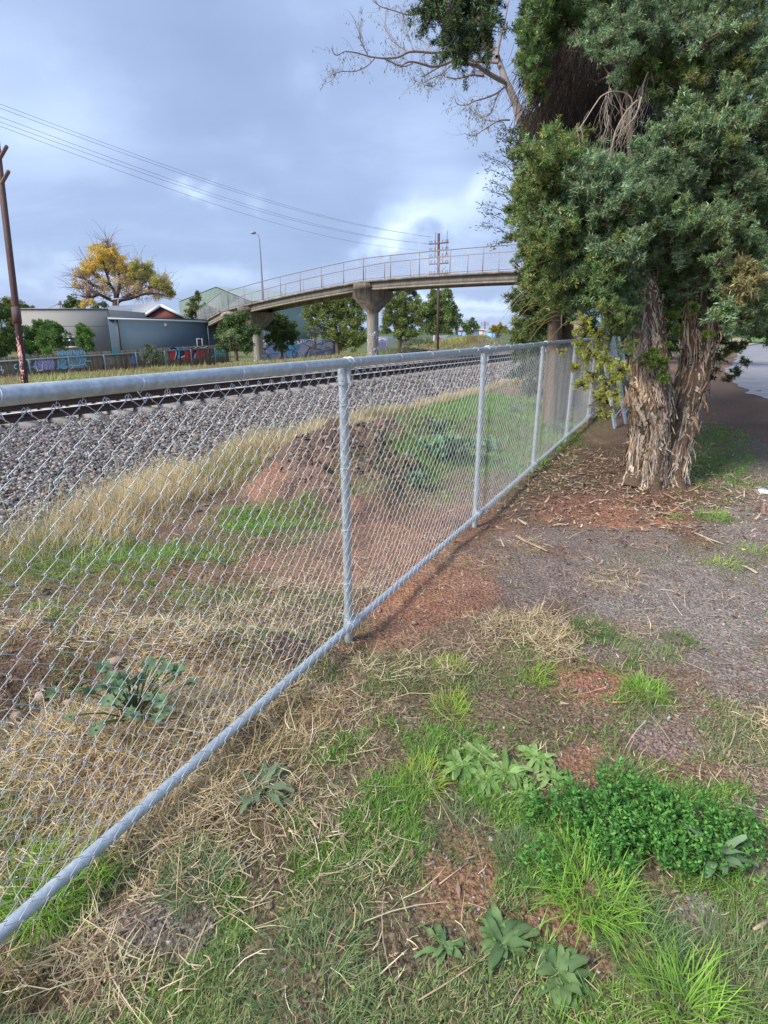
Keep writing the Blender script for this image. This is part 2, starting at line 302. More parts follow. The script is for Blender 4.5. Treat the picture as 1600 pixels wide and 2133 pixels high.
def ground_color(x, y):
    L, s = LS(x, y); fd = (x - FP1[0]) * FD[1] - (y - FP1[1]) * FD[0]
    n1 = fbm(x * 1.1, y * 1.1, 4, 11)[..., None]; n2 = fbm(x * 6, y * 6, 3, 12)[..., None]
    c = np.array([.205, .132, .095]) * (.75 + .5 * n1) * (.8 + .4 * n2)
    def mixc(c, m, k): m = np.clip(m, 0, 1)[..., None]; return c * (1 - m) + np.array(k) * (.75 + .5 * n2) * m
    c = mixc(c, sst(.5, .7, fbm(x * .8, y * .8, 3, 21)) * .6, (.15, .105, .08))
    c = mixc(c, cover(GREY, x, y, 60) * .9, (.29, .25, .225))
    c = mixc(c, cover(RED, x, y, 80) * .75, (.38, .175, .105))
    c = mixc(c, cover(DARK, x, y, 90) * .85, (.075, .048, .036))
    c = mixc(c, cover(STRAW, x, y, 30) * .45, (.30, .215, .125))
    c = mixc(c, cover(LAWN, x, y, 20) * .5, (.13, .125, .055))
    # beyond the near verge
    bal = sst(.2, .7, L - toe(s) + .5 * (fbm(x * .9, y * .9, 3, 7) - .5)) * (1 - sst(18.0, 18.8, L + (fbm(x * .5, y * .5, 3, 8) - .5)))
    c = mixc(c, bal, (.16, .145, .135))
    bank = sst(18.0, 18.8, L); c = mixc(c, bank, (.16, .17, .07))
    c = mixc(c, bank * sst(.52, .66, fbm(x * .3, y * .3, 3, 33)), (.24, .16, .11))
    dr = sst(-1.0, -.3, L - toe(s)) * (1 - sst(.2, .6, L - toe(s))); c = mixc(c, dr * .7, (.25, .2, .10))
    c = mixc(c, sst(30, 60, np.hypot(x, y)) * (1 - bank) * sst(-14, -8, -np.abs(L)), (.14, .14, .08))
    far = sst(60, 150, np.hypot(x, y)); c = mixc(c, far, (.10, .13, .06))
    return c
GC = ground_color(GX, GY)
mb = MB(); ny, nx = GX.shape
i = (np.arange(ny - 1)[:, None] * nx + np.arange(nx - 1)[None, :]).ravel()
mb.add(np.stack([GX, GY, GZ], -1).reshape(-1, 3), np.stack([i, i + 1, i + nx + 1, i + nx], 1), col=GC.reshape(-1, 3))
M['ground'] = mat('dirt', attr=True, rough=.95, namp=.38, nscale=22, bump=.9, bscale=55, detail=8, spec=.15, bdist=.03)
grit(M['ground'])
tag(mb.build('ground', M['ground'], smooth=True), kind='structure')
# ------------------------------------------------------------------ strip generator (blades, straw)
def blades(mb, P, l, wd, az, th0, bend, col, nseg=3, tipcol=None, flatw=True, twist=None, curl=None):
    n = len(P); f = lambda a: np.broadcast_to(np.asarray(a, float), (n,))
    l, wd, az, th0, bend = map(f, (l, wd, az, th0, bend)); P = np.asarray(P, float)
    h = np.stack([np.cos(az), np.sin(az), 0 * az], 1); side = np.stack([-np.sin(az), np.cos(az), 0 * az], 1)
    if twist is not None: side = side * np.cos(twist)[:, None] + np.array([0, 0, 1.]) * np.sin(twist)[:, None]
    cur = P.copy(); rows = [cur]; 
    for k in range(nseg):
        th = th0 + bend * (k + .5) / nseg
        if curl is not None: h = np.stack([np.cos(az + curl * (k / nseg - .3)), np.sin(az + curl * (k / nseg - .3)), 0 * az], 1)
        cur = cur + (l / nseg)[:, None] * (h * np.sin(th)[:, None] + np.array([0, 0, 1.]) * np.cos(th)[:, None]); rows.append(cur)
    ws = [1.0 - .75 * (k / nseg) ** 1.6 for k in range(nseg)]
    vs = []
    for k in range(nseg): vs += [rows[k] - side * (wd * ws[k] / 2)[:, None], rows[k] + side * (wd * ws[k] / 2)[:, None]]
    vs.append(rows[-1]); nv = len(vs); V = np.stack(vs, 1).reshape(-1, 3)
    b = np.arange(n)[:, None] * nv
    q = np.concatenate([b + np.array([2 * k, 2 * k + 1, 2 * k + 3, 2 * k + 2]) for k in range(nseg - 1)], 0) if nseg > 1 else None
    t = b + np.array([2 * nseg - 2, 2 * nseg - 1, 2 * nseg])
    c = np.asarray(col, float); c = np.broadcast_to(c, (n, 3)); tc = c if tipcol is None else np.broadcast_to(tipcol, (n, 3))
    cc = np.stack([c * (1 - k / nseg) + tc * (k / nseg) for k in range(nseg) for _ in (0, 1)] + [tc], 1).reshape(-1, 3)
    mb.add(V, q, t, cc)
def scatter(n, dens, x0, x1, y0, y1, r=rng):
    x = r.uniform(x0, x1, n); y = r.uniform(y0, y1, n); k = r.random(n) < dens(x, y); return x[k], y[k]
def inview(x, y, m=.35):
    d = y * cP + CH * sP; return (d > .3) & (np.abs(x) < d * (800 / F) * 1.0 + m)
def palette(n, cols, var=.2, r=rng):
    c = np.asarray(cols)[r.integers(0, len(cols), n)]; return c * r.uniform(1 - var, 1 + var, (n, 1)) * r.uniform(1 - var * .35, 1 + var * .35, (n, 3))
# ------------------------------------------------------------------ lawn
def lawn():
    def dens(x, y):
        L, s = LS(x, y); base = cover(LAWN, x, y, 20)
        near = (1 - sst(2.2, 3.2, y)) * .45
        lush = cover([q for q in LAWN if q[4] > .92], x, y, 20); g = np.maximum(np.maximum(base, near + .05) * (.05 + 1.35 * sst(.44, .60, fbm(x * 4.5, y * 4.5, 4, 50)) * (.4 + .6 * sst(.35, .6, fbm(x * 1.4, y * 1.4, 3, 53)))), lush)
        return g * (1 - .93 * bare(x, y)) * inview(x, y) * (L < toe(s) - .2)
    mb = MB()
    areas = [(620000, .25, 1.6, -1.9, 1.9), (620000, 1.6, 3.2, -3, 3.1), (420000, 3.2, 7, -6, 6), (260000, 5.5, 14, .2, 6.5)]
    for n, y0, y1, xa, xb in areas:
        x, y = scatter(int(n * .6), dens, xa, xb, y0, y1)
        n = len(x); z = hgt(x, y)
        ty = fbm(x * 2.2, y * 2.2, 3, 55); lush = cover([q for q in LAWN if q[4] > .92], x, y, 20)
        l = rng.gamma(4, .0068, n) * (1 + .9 * lush * (y < 4))  * (1 + 1.3 * lush * sst(3, 5, y) * (x * 1.0 < 1.42 + .5226 * (y - 5.59))); wd = rng.uniform(.0016, .0042, n) * (1 + .18 * np.maximum(y - 2, 0))
        G1 = palette(n, [(.17, .32, .055), (.21, .39, .07), (.27, .44, .09), (.12, .24, .05)], .25); G2 = palette(n, [(.20, .27, .10), (.27, .32, .13), (.15, .22, .08), (.40, .36, .19)], .25)
        m = sst(.42, .62, ty + .55 * lush)[:, None]; c = G1 * m + G2 * (1 - m)
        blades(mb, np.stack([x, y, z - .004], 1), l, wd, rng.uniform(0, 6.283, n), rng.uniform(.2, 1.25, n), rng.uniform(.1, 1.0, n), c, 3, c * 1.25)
    tag(mb.build('lawn_grass', M['grass']), 'short patchy green grass growing over the dirt on both sides of the fence', 'grass', kind='stuff')
lawn()
def clover():
    # tiny round-leaved ground cover between the grass
    def dens(x, y):
        g = cover(LAWN, x, y, 20) * sst(.5, .62, fbm(x * 2.6, y * 2.6, 3, 71)); return g * (1 - .95 * bare(x, y)) * inview(x, y) * (LS(x, y)[0] < 4)
    mb = MB(); x, y = scatter(30000, dens, -3, 3.4, .4, 5); n = len(x); z = hgt(x, y) + rng.uniform(.006, .03, n)
    a = rng.uniform(0, 6.283, n); s = rng.uniform(.003, .0065, n); nrm = rng.normal(0, .35, (n, 3)) + [0, 0, 1]; nrm /= np.linalg.norm(nrm, axis=1)[:, None]
    t = np.stack([np.cos(a), np.sin(a), 0 * a], 1); t -= nrm * (t * nrm).sum(1)[:, None]; b = np.cross(nrm, t); p = np.stack([x, y, z], 1)
    ang = np.arange(5) * 2 * math.pi / 5
    V = p[:, None] + s[:, None, None] * (np.cos(ang)[None, :, None] * t[:, None] + np.sin(ang)[None, :, None] * b[:, None] * .8)
    q = np.arange(n)[:, None] * 5
    mb.add(V.reshape(-1, 3), q + [0, 1, 2, 3], q + [0, 3, 4], np.repeat(palette(n, [(.15, .30, .06), (.20, .36, .08), (.26, .38, .08)], .2), 5, 0))
    tag(mb.build('clover', M['leaf']), 'tiny round leaved ground cover creeping through the short grass', 'ground cover', kind='stuff')
clover()
def straw():
    def dens(x, y):
        L, s = LS(x, y); g = cover(STRAW, x, y, 30) * (.25 + 1.2 * sst(.35, .6, fbm(x * 3, y * 3, 3, 51)))
        return np.maximum(g, .05 + .14 * sst(.45, .62, fbm(x * 2, y * 2, 3, 77))) * (1 - .85 * bare(x, y)) * inview(x, y) * (L < 5) * (1 - .5 * cover([(700, 1950, 400, 200, 1), (900, 1600, 300, 200, 1), (1330, 1800, 260, 170, 1)], x, y, 24))
    mb = MB()
    for n, y0, y1 in [(80000, .25, 1.6), (120000, 1.6, 3.2), (90000, 3.2, 8)]:
        W = y1 * .8 + .8; x, y = scatter(n, dens, -W, W, y0, y1); n = len(x)
        d = cover(STRAW, x, y, 30); z = hgt(x, y) + rng.uniform(.001, .03, n) * (.3 + 1.3 * d)
        l = rng.gamma(3, .022, n) * (.55 + .75 * d) ; wd = rng.uniform(.0016, .0038, n) * (1 + .12 * np.maximum(y - 2, 0))
        blades(mb, np.stack([x, y, z], 1), l, wd, rng.uniform(0, 6.283, n), rng.uniform(1.1, 1.62, n), rng.normal(0, .5, n), palette(n, [(.68, .53, .31), (.58, .43, .25), (.78, .66, .44), (.44, .31, .18), (.30, .20, .12), (.56, .48, .28)], .2), 3, twist=rng.uniform(-.7, .7, n), curl=rng.normal(0, 1.0, n))
    # dead standing stubble under the fence
    x, y = scatter(26000, lambda x, y: cover([(290, 1570, 260, 110, 1), (500, 1470, 160, 60, .8), (120, 1700, 160, 90, .6), (560, 1560, 60, 60, .8)], x, y, 30) * inview(x, y), -2, .6, .6, 3)
    n = len(x)
    blades(mb, np.stack([x, y, hgt(x, y)], 1), rng.gamma(5, .022, n), rng.uniform(.0012, .003, n), rng.uniform(0, 6.283, n), rng.uniform(.3, 1.4, n), rng.normal(.5, .5, n), palette(n, [(.50, .38, .18), (.58, .46, .25), (.40, .29, .14), (.30, .27, .11)], .2), 3)
    tag(mb.build('straw_litter', M['straw']), 'dry straw and cut grass stalks strewn over the dirt by the fence', 'straw', kind='stuff')
    # long loose stalks lying on top
    mb = MB()
    x, y = scatter(900, lambda x, y: (.25 + .7 * cover(STRAW, x, y, 30)) * inview(x, y) * (LS(x, y)[0] < 3.6), -2.5, 3.2, .5, 5)
    n = len(x); blades(mb, np.stack([x, y, hgt(x, y) + .02], 1), rng.uniform(.1, .34, n), rng.uniform(.002, .004, n), rng.uniform(0, 6.283, n), rng.uniform(1.45, 1.62, n), rng.normal(0, .12, n), palette(n, [(.62, .50, .32), (.55, .42, .26), (.68, .58, .40)], .12), 4, twist=rng.uniform(-.4, .4, n), curl=rng.normal(0, .5, n))
    tag(mb.build('loose_stalks', M['straw']), 'long pale dead stalks lying loose across the grass and dirt', 'straw', kind='stuff')
straw()
def drygrass():
    # strip of tall dry grass at the foot of the ballast, green at its base
    mb = MB(); n = 260000
    s = rng.uniform(-6, 26, n) ; L = rng.normal(4.75, .30, n); x, y = XY(L, s)
    edge = toe(s) + .4 * (fbm(s * .35, s * 0 + 3, 3, 14) - .5); nar = 1 - .62 * sst(5, 10, s)
    L = edge - .03 + rng.normal(0, .30, n) * nar; x, y = XY(L, s)
    k = inview(x, y, .6) & (rng.random(n) < .06 + 1.0 * sst(.36, .58, fbm(s * 1.6, L * 2.2, 3, 15))); x, y, s = x[k], y[k], s[k]; n = len(x)
    clump = fbm(x * 2.2, y * 2.2, 3, 16); d = np.hypot(x, y)
    l = rng.gamma(7, .036, n) * (.45 + 1.0 * clump) * (1 - .55 * sst(5, 11, s))
    gcol = palette(n, [(.17, .22, .07), (.22, .25, .08)], .2); dcol = palette(n, [(.74, .58, .34), (.82, .67, .42), (.62, .49, .27), (.86, .74, .50)], .2)
    m = (rng.random(n) < .12 + .4 * sst(.55, .7, fbm(x * 1.2, y * 1.2, 2, 18)))[:, None]
    base = gcol * m + dcol * .8 * (1 - m)
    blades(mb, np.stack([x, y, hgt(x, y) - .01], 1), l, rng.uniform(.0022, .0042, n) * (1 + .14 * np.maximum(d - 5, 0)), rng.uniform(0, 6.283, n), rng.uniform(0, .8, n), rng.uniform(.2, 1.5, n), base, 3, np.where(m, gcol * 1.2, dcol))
    tag(mb.build('dry_grass', M['grass']), 'tall straw coloured dry grass along the edge of the railway gravel', 'dry grass', kind='stuff')
    # grass bank beyond the tracks
    mb = MB(); n = 90000
    s = rng.uniform(-6, 70, n) ** 1.0; L = rng.uniform(18.0, 27, n); x, y = XY(L, s); x2 = rng.normal(7.2, 3.8, 9000); y2 = rng.normal(47, 3.3, 9000); x = np.concatenate([x, x2]); y = np.concatenate([y, y2])
    dn = fbm(x * .3, y * .3, 3, 33); k = inview(x, y, 2) & (rng.random(len(x)) < 1.15 - 1.0 * sst(.5, .66, dn)); x, y = x[k], y[k]; n = len(x); d = np.hypot(x, y)
    c1 = palette(n, [(.38, .44, .12), (.48, .48, .16), (.28, .38, .10), (.56, .50, .22)], .2); c2 = palette(n, [(.38, .31, .14), (.34, .27, .13)], .2); m = sst(.4, .62, fbm(x * .35, y * .35, 3, 44))[:, None]
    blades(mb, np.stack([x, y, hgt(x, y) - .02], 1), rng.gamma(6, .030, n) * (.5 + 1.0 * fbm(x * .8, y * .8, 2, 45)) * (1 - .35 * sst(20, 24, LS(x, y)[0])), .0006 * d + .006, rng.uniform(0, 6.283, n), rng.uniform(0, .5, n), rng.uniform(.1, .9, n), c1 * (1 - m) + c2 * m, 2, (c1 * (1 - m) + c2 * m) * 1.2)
    tag(mb.build('bank_grass', M['grass']), 'yellow green long grass covering the bank beyond the railway tracks', 'long grass', kind='stuff')
drygrass()
# ------------------------------------------------------------------ stones
ico_v = []; ph = (1 + 5 ** .5) / 2
for a in (-1, 1):
    for b in (-ph, ph): ico_v += [(0, a, b), (a, b, 0), (b, 0, a)]
ico_v = np.array(ico_v, float); ico_v /= np.linalg.norm(ico_v[0])
def hull_tris(v):
    t = []; n = len(v); el = min(np.linalg.norm(v[0] - v[i]) for i in range(1, n)) * 1.1
    for i in range(n):
        for j in range(i + 1, n):
            for k in range(j + 1, n):
                if np.linalg.norm(v[i] - v[j]) < el and np.linalg.norm(v[j] - v[k]) < el and np.linalg.norm(v[i] - v[k]) < el:
                    nn = np.cross(v[j] - v[i], v[k] - v[i]); t.append((i, j, k) if nn @ v[i] > 0 else (i, k, j))
    return np.array(t)
ico_t = hull_tris(ico_v)
cub_v = np.array([[x, y, z] for x in (-1, 1) for y in (-1, 1) for z in (-1, 1)], float) * .62; cub_q = np.array([[0, 1, 3, 2], [4, 6, 7, 5], [0, 4, 5, 1], [2, 3, 7, 6], [0, 2, 6, 4], [1, 5, 7, 3]])
def rocks(mb, P, size, cols, flat=.7, ico=True, jit=.34, r=rng):
    n = len(P); bv = ico_v if ico else cub_v; m = len(bv)
    V = bv[None] * (1 + r.normal(0, jit, (n, m, 1))) + r.normal(0, jit * .4, (n, m, 3)); V = V * r.uniform(.6, 1.15, (n, 1, 3))
    q = r.normal(size=(n, 4)); q /= np.linalg.norm(q, axis=1)[:, None]; a, b, c, d = q.T
    R = np.stack([1 - 2 * (c * c + d * d), 2 * (b * c - a * d), 2 * (b * d + a * c), 2 * (b * c + a * d), 1 - 2 * (b * b + d * d), 2 * (c * d - a * b), 2 * (b * d - a * c), 2 * (c * d + a * b), 1 - 2 * (b * b + c * c)], 1).reshape(n, 3, 3)
    V = np.einsum('nij,nmj->nmi', R, V); V[..., 2] *= flat; V = V * np.broadcast_to(np.asarray(size), (n,))[:, None, None] / 2 + np.asarray(P)[:, None, :]
    o = np.arange(n)[:, None] * m
    if ico: mb.add(V.reshape(-1, 3), None, (o[:, :, None] * 0 + o[:, None] + ico_t[None]).reshape(-1, 3), np.repeat(cols, m, 0))
    else: mb.add(V.reshape(-1, 3), (o[:, None] + cub_q[None]).reshape(-1, 4), None, np.repeat(cols, m, 0))
BC = [(.17, .16, .155), (.25, .23, .22), (.12, .112, .11), (.31, .28, .265), (.075, .07, .07), (.44, .40, .37), (.25, .19, .155)]
def ballast():
    mb = MB()
    for n, s0, s1, sz, ico in [(60000, -6.0, 4.5, (.032, .062), True), (34000, 4.5, 13, (.04, .075), True), (30000, 13, 42, (.06, .11), False)]:
        s = rng.uniform(s0, s1, n); L = rng.uniform(3.4, 11.0, n); x, y = XY(L, s)
        e = toe(s) + .35 + .5 * (fbm(x * .9, y * .9, 3, 7) - .5)
        k = inview(x, y, .5) & ((L > e + rng.normal(0, .16, n)) | (rng.random(n) < .02)); x, y = x[k], y[k]; m = len(x); size = rng.uniform(*sz, m)
        rocks(mb, np.stack([x, y, hgt(x, y) + size * rng.uniform(-.1, .32, m)], 1), size, palette(m, BC, .22), .75, ico)
    n = 16000; s = rng.uniform(-4, 40, n); L = rng.uniform(11, 18.5, n); x, y = XY(L, s); k = inview(x, y, 1); x, y = x[k], y[k]; m = len(x)
    rocks(mb, np.stack([x, y, hgt(x, y) + .02], 1), rng.uniform(.06, .12, m), palette(m, BC, .22), .7, False)
    tag(mb.build('ballast_gravel', M['stone']), 'grey crushed stone ballast beside and between the railway tracks', 'gravel', kind='stuff')
ballast()
def pebbles():
    mb = MB()
    def dens(x, y): return np.maximum(.12, np.maximum(cover(GREY, x, y, 60), .5 * cover(RED, x, y, 80))) * inview(x, y)
    for n, y0, y1 in [(70000, .3, 2.2), (60000, 2.2, 6)]:
        x, y = scatter(n, dens, -y1 * .8 - .4, y1 * .8 + .4, y0, y1); m = len(x); sz = rng.gamma(2.2, .0021, m) + .002
        rocks(mb, np.stack([x, y, hgt(x, y) + sz * .1], 1), sz * (1 + .15 * y), palette(m, [(.30, .25, .22), (.20, .16, .14), (.42, .38, .34), (.27, .16, .11), (.16, .12, .10), (.24, .15, .11)], .25), .7, False)
    # rubble on the mound behind the fence
    def dm(x, y): return cover([(720, 985, 120, 48, 1), (860, 935, 120, 30, .9), (640, 1030, 60, 20, .6), (150, 1440, 120, 40, .25), (950, 885, 90, 16, .8), (760, 1035, 60, 20, .5)], x, y, 100) * inview(x, y)
    x, y = scatter(42000, dm, -3, 4, 2.5, 9); m = len(x); sz = rng.gamma(1.1, .012, m) + .004
    rocks(mb, np.stack([x, y, hgt(x, y) + sz * rng.uniform(0, .8, m)], 1), sz, palette(m, [(.24, .165, .125), (.27, .19, .145), (.17, .11, .085), (.36, .29, .24), (.22, .13, .095), (.13, .095, .08)], .25), .75)
    tag(mb.build('small_stones', M['stone']), 'loose pebbles and crumbled dirt clods scattered on the bare ground', 'pebbles', kind='stuff')
pebbles()
def leaflitter():
    mb = MB(); x, y = scatter(9000, lambda x, y: inview(x, y) * np.maximum(.10 + .35 * (fbm(x * 1.6, y * 1.6, 3, 91) > .55), .9 * cover([(150, 1380, 220, 70, 1), (60, 1620, 150, 90, 1), (1180, 985, 130, 40, 1), (1080, 1010, 120, 30, 1), (1000, 1060, 140, 50, .7), (1250, 1040, 120, 40, .5), (350, 1250, 160, 60, .6)], x, y, 92)) * (LS(x, y)[0] < 4.4), -3.5, 4.5, .4, 8)
    n = len(x); z = hgt(x, y) + rng.uniform(.006, .028, n); l = rng.gamma(6, .0065, n); w2 = l * rng.uniform(.16, .34, n); a = rng.uniform(0, 6.283, n); nr = rng.normal(0, .35, (n, 3)) + [0, 0, 1]; nr /= np.linalg.norm(nr, axis=1)[:, None]
    t = np.stack([np.cos(a), np.sin(a), 0 * a], 1); t -= nr * (t * nr).sum(1)[:, None]; b = np.cross(nr, t); p = np.stack([x, y, z], 1); cu = rng.uniform(-.15, .25, n) * l
    V = np.stack([p - t * (l / 2)[:, None], p - b * (w2 / 2)[:, None] - t * (l * .1)[:, None] + nr * cu[:, None], p + t * (l / 2)[:, None], p + b * (w2 / 2)[:, None] - t * (l * .1)[:, None] + nr * cu[:, None]], 1)
    q = np.arange(n)[:, None] * 4
    mb.add(V.reshape(-1, 3), None, np.vstack([q + [0, 1, 2], q + [0, 2, 3]]), np.repeat(palette(n, [(.34, .20, .14), (.42, .28, .20), (.24, .14, .10), (.46, .36, .26), (.30, .17, .12)], .2), 4, 0))
    tag(mb.build('leaf_litter', M['leaf']), 'fallen brown leaves and bark flakes scattered on the ground', 'leaf litter', kind='stuff')
leaflitter()
# ------------------------------------------------------------------ road
def drape(poly, z0, name, m, thick=None):
    pass
def road():
    Lft = [(7.3, 9.3), (7.9, 10.6), (8.7, 12.3), (9.6, 14.4), (10.9, 17.7), (14, 23.2), (19, 31), (26, 42), (36.7, 58.3), (51, 76.7), (80, 106)]
    P_ = np.array(Lft, float); tt = np.linspace(0, len(P_) - 1, 160); Lft = np.stack([np.interp(tt, np.arange(len(P_)), P_[:, 0]), np.interp(tt, np.arange(len(P_)), P_[:, 1])], 1)
    mb = MB(); v = []
    for a, b in Lft:
        v += [(a + .9 * (float(fbm(a * .9, b * .9, 4, 3)) - .5) * min(1, 12 / b) * 1.6, b, .012), (a + 16, b - 8, .012)]
    q = [[2 * k, 2 * k + 1, 2 * k + 3, 2 * k + 2] for k in range(len(Lft) - 1)]
    mb.add(v, q, col=(.3, .3, .33))
    tag(mb.build('road', mat('asphalt', (.31, .31, .34), rough=.85, namp=.16, nscale=.8, bump=.3, bscale=80, col2=(.22, .21, .21), detail=8)), kind='structure')
    # far kerb, green verge and driveway across the bend
    k0, k1, k2 = G(1548, 722), G(1600, 711.5), G(1680, 700)
    kb = MB(); pts = [k0, k1, k2]
    for a, b in zip(pts[:-1], pts[1:]):
        d = (b - a)[:2]; L = np.linalg.norm(d); d /= L; ax = np.array([[d[0], d[1], 0], [-d[1], d[0], 0], [0, 0, 1]])
        kb.box((a + b) / 2 + [0, 0, .07], (L, .35, .15), ax)
    tag(kb.build('road_kerb', mat('kerb_concrete', (.50, .36, .30), rough=.9, namp=.2, nscale=3)), kind='structure')
    vb = MB(); a, b, c = G(1530, 721), G(1600, 711), G(1700, 699); d, e, f = G(1470, 705), G(1600, 699.5), G(1700, 695.5)
    for p in (a, b, c): p[2] = .10
    for p in (d, e, f): p[2] = .14
    vb.add([a, b, c, d, e, f], [[0, 1, 4, 3], [1, 2, 5, 4]])
    tag(vb.build('grass_verge', mat('verge_grass', (.13, .25, .03), rough=.9, namp=.2, nscale=2)), kind='structure')
    pb = MB(); q = [G(1440, 722), G(1555, 714), G(1555, 707), G(1440, 708)]
    for p in q: p[2] = .155
    pb.add(q, [[0, 1, 2, 3]]); tag(pb.build('driveway', mat('pink_gravel', (.42, .28, .23), rough=.9, namp=.2, nscale=2)), kind='structure')
road()
# ------------------------------------------------------------------ chain link fence
SP = 2.054; FZ0, FZ1 = .085, 1.406
def fence():
    root = empty('chain_link_fence', (FP1[0], FP1[1], 0), 'galvanised chain link fence running from the lower left foreground back past the shaggy tree', 'fence')
    fn = np.array([FD[1], -FD[0], 0]); f3 = np.array([FD[0], FD[1], 0])   # fn points to the camera side
    base = np.array([FP1[0], FP1[1], 0.0]); NP = 13
    P = lambda k: base + f3 * SP * (k - 1)
    for k in range(0, NP):
        p = P(k); m = MB(); off = -fn * .026
        zb = float(hgt(p[0], p[1])) - .03
        m.tube([p + off + [0, 0, zb], p + off + [0, 0, FZ1 - .01]], .0215, 16)
        po = smooth_angle(m.build('post', M['galv'], root), 50)
        f = MB()   # tee fitting: saddle over the rail plus collar
        for dz in (-.075, -.095): f.tube([p + off + [0, 0, FZ1 + dz], p + off + [0, 0, FZ1 + dz + .012]], .0268, 14)
        f.tube([p + off + [0, 0, FZ1 - .09], p + off + [0, 0, FZ1 - .0]], .0245, 14)
        th = np.linspace(-.6, math.pi + .6, 12); c = p + [0, 0, FZ1]
        for dx in (-.018, .018): f.tube([c + f3 * dx + fn * math.cos(t) * .0275 + np.array([0, 0, 1.]) * math.sin(t) * .0265 for t in th], .0026, 6)
        f.tube([c - f3 * .022, c + f3 * .022], .0262, 16)
        f.box(p + off + fn * .03 + [0, 0, FZ1 - .055], (.012, .02, .06), np.array([f3, fn, [0, 0, 1]]))
        smooth_angle(f.build('rail_fitting', M['galv'], po), 50)
        f = MB(); c = p + [0, 0, FZ0 + .0]
        f.tube([c - f3 * .03 + fn * 0.0, c + f3 * .03], .0262, 14)
        f.tube([p + off + [0, 0, FZ0 - .03], p + off + [0, 0, FZ0 + .03]], .0262, 14)
        f.tube([c + f3 * .035 + fn * .012 + [0, 0, .02], c + f3 * .07 + fn * .035 + [0, 0, .035]], .003, 6)
        smooth_angle(f.build('rail_fitting', M['galv'], po), 50)
        for z in (.32, .62, .95, 1.22):
            w_ = MB(); z += random.uniform(-.03, .03); th = np.linspace(0, 2 * math.pi, 13)
            w_.tube([p + off + fn * math.cos(t) * .0245 + f3 * math.sin(t) * .0245 + np.array([0, 0, z + .006 * math.sin(t + 1)]) for t in th], .0016, 5, caps=False); w_.build('tie_wire', M['wire'], po)
    a, b = P(0) - f3 * .4, P(NP - 1) + f3 * .2
    def rail(z, r, name, gap=2):
        m = MB(); n = 60; t = np.linspace(0, 1, n)
        pts = a[None] * (1 - t[:, None]) + b[None] * t[:, None]; pts[:, 2] = z + .004 * np.sin(t * 23)
        m.tube(pts, r, 20); return smooth_angle(m.build(name, M['galv'], root), 50)
    tr = rail(FZ1, .0225, 'top_rail'); br = rail(FZ0, .0195, 'bottom_rail')
    s = .12
    while s < SP * (NP - 1) + .4:
        c = a + f3 * s; th = np.linspace(-1.4, 4.3, 14); 
        tw = MB(); tw.tube([c + f3 * .006 * math.sin(2 * t) + fn * math.cos(t) * .0242 + np.array([0, 0, FZ1 + math.sin(t) * .0242]) for t in th] + [c + fn * .02 + [0, 0, FZ1 - .05]], .0014, 5)
        tw.build('tie_wire', M['wire'], tr); s += random.uniform(.36, .46)
    # woven wire: each picket is a flattened spiral interlocking with its neighbours
    Wc = SP / 61.0; rows = 37; ch = (FZ1 - .03 - (FZ0 - .018)) / rows
    total = int(SP * (NP - 1) / Wc) + 10; near = MB()
    for j in range(total):
        x0 = j * Wc; s_mid = x0; sides = 5 if s_mid < SP * 5 else 3
        ph = j % 2; pts = []
        zt = FZ1 - .032 + random.uniform(-.004, .004)
        for k in range(rows + 1):
            left = (k + ph) % 2 == 0
            X = x0 + (.0 if left else Wc); z = zt - k * ch
            bulge = .9 * .5 * Wc * 0
            s_ = 1 if left else -1
            if sides == 5:
                e_ = .0032
                pts += [(X - s_ * e_, +s_ * -.0026, z + ch * .11), (X - s_ * (e_ + .0012), 0, z), (X - s_ * e_, s_ * .0026, z - ch * .11)] if 0 < k < rows else [(X, 0, z)]
            else: pts += [(X, s_ * .002, z)]
        wob = .0012 * math.sin(j * .7) ; q = np.array(pts)
        sag = .008 * np.sin(q[:, 2] * 2.4 + 1) * math.sin(j * .05)
        p3 = P(0)[None] + f3[None] * q[:, :1] + fn[None] * (q[:, 1:2] + .0265 + wob + sag[:, None] * .4) ; p3[:, 2] = q[:, 2] + .0022 * math.sin(j * 1.3) + .003 * np.sin(q[:, 2] * 9 + j * .11); p3 += f3 * (.0025 * np.sin(q[:, 2] * 13 + j * .37))[:, None]
        # hooked knuckle at the top
        s_ = 1 if ph == 0 else -1; e = p3[0]
        hook = [e + f3 * s_ * Wc * .30 + [0, 0, -.012], e + f3 * s_ * Wc * .28 + [0, 0, .004], e + f3 * s_ * Wc * .1 + [0, 0, .010]]
        p3 = np.vstack([hook, p3])
        near.tube(p3, (.00112 if sides == 5 else .0011), sides, caps=False)
    near.build('wire_mesh', M['wire'], root, smooth=True)
fence()
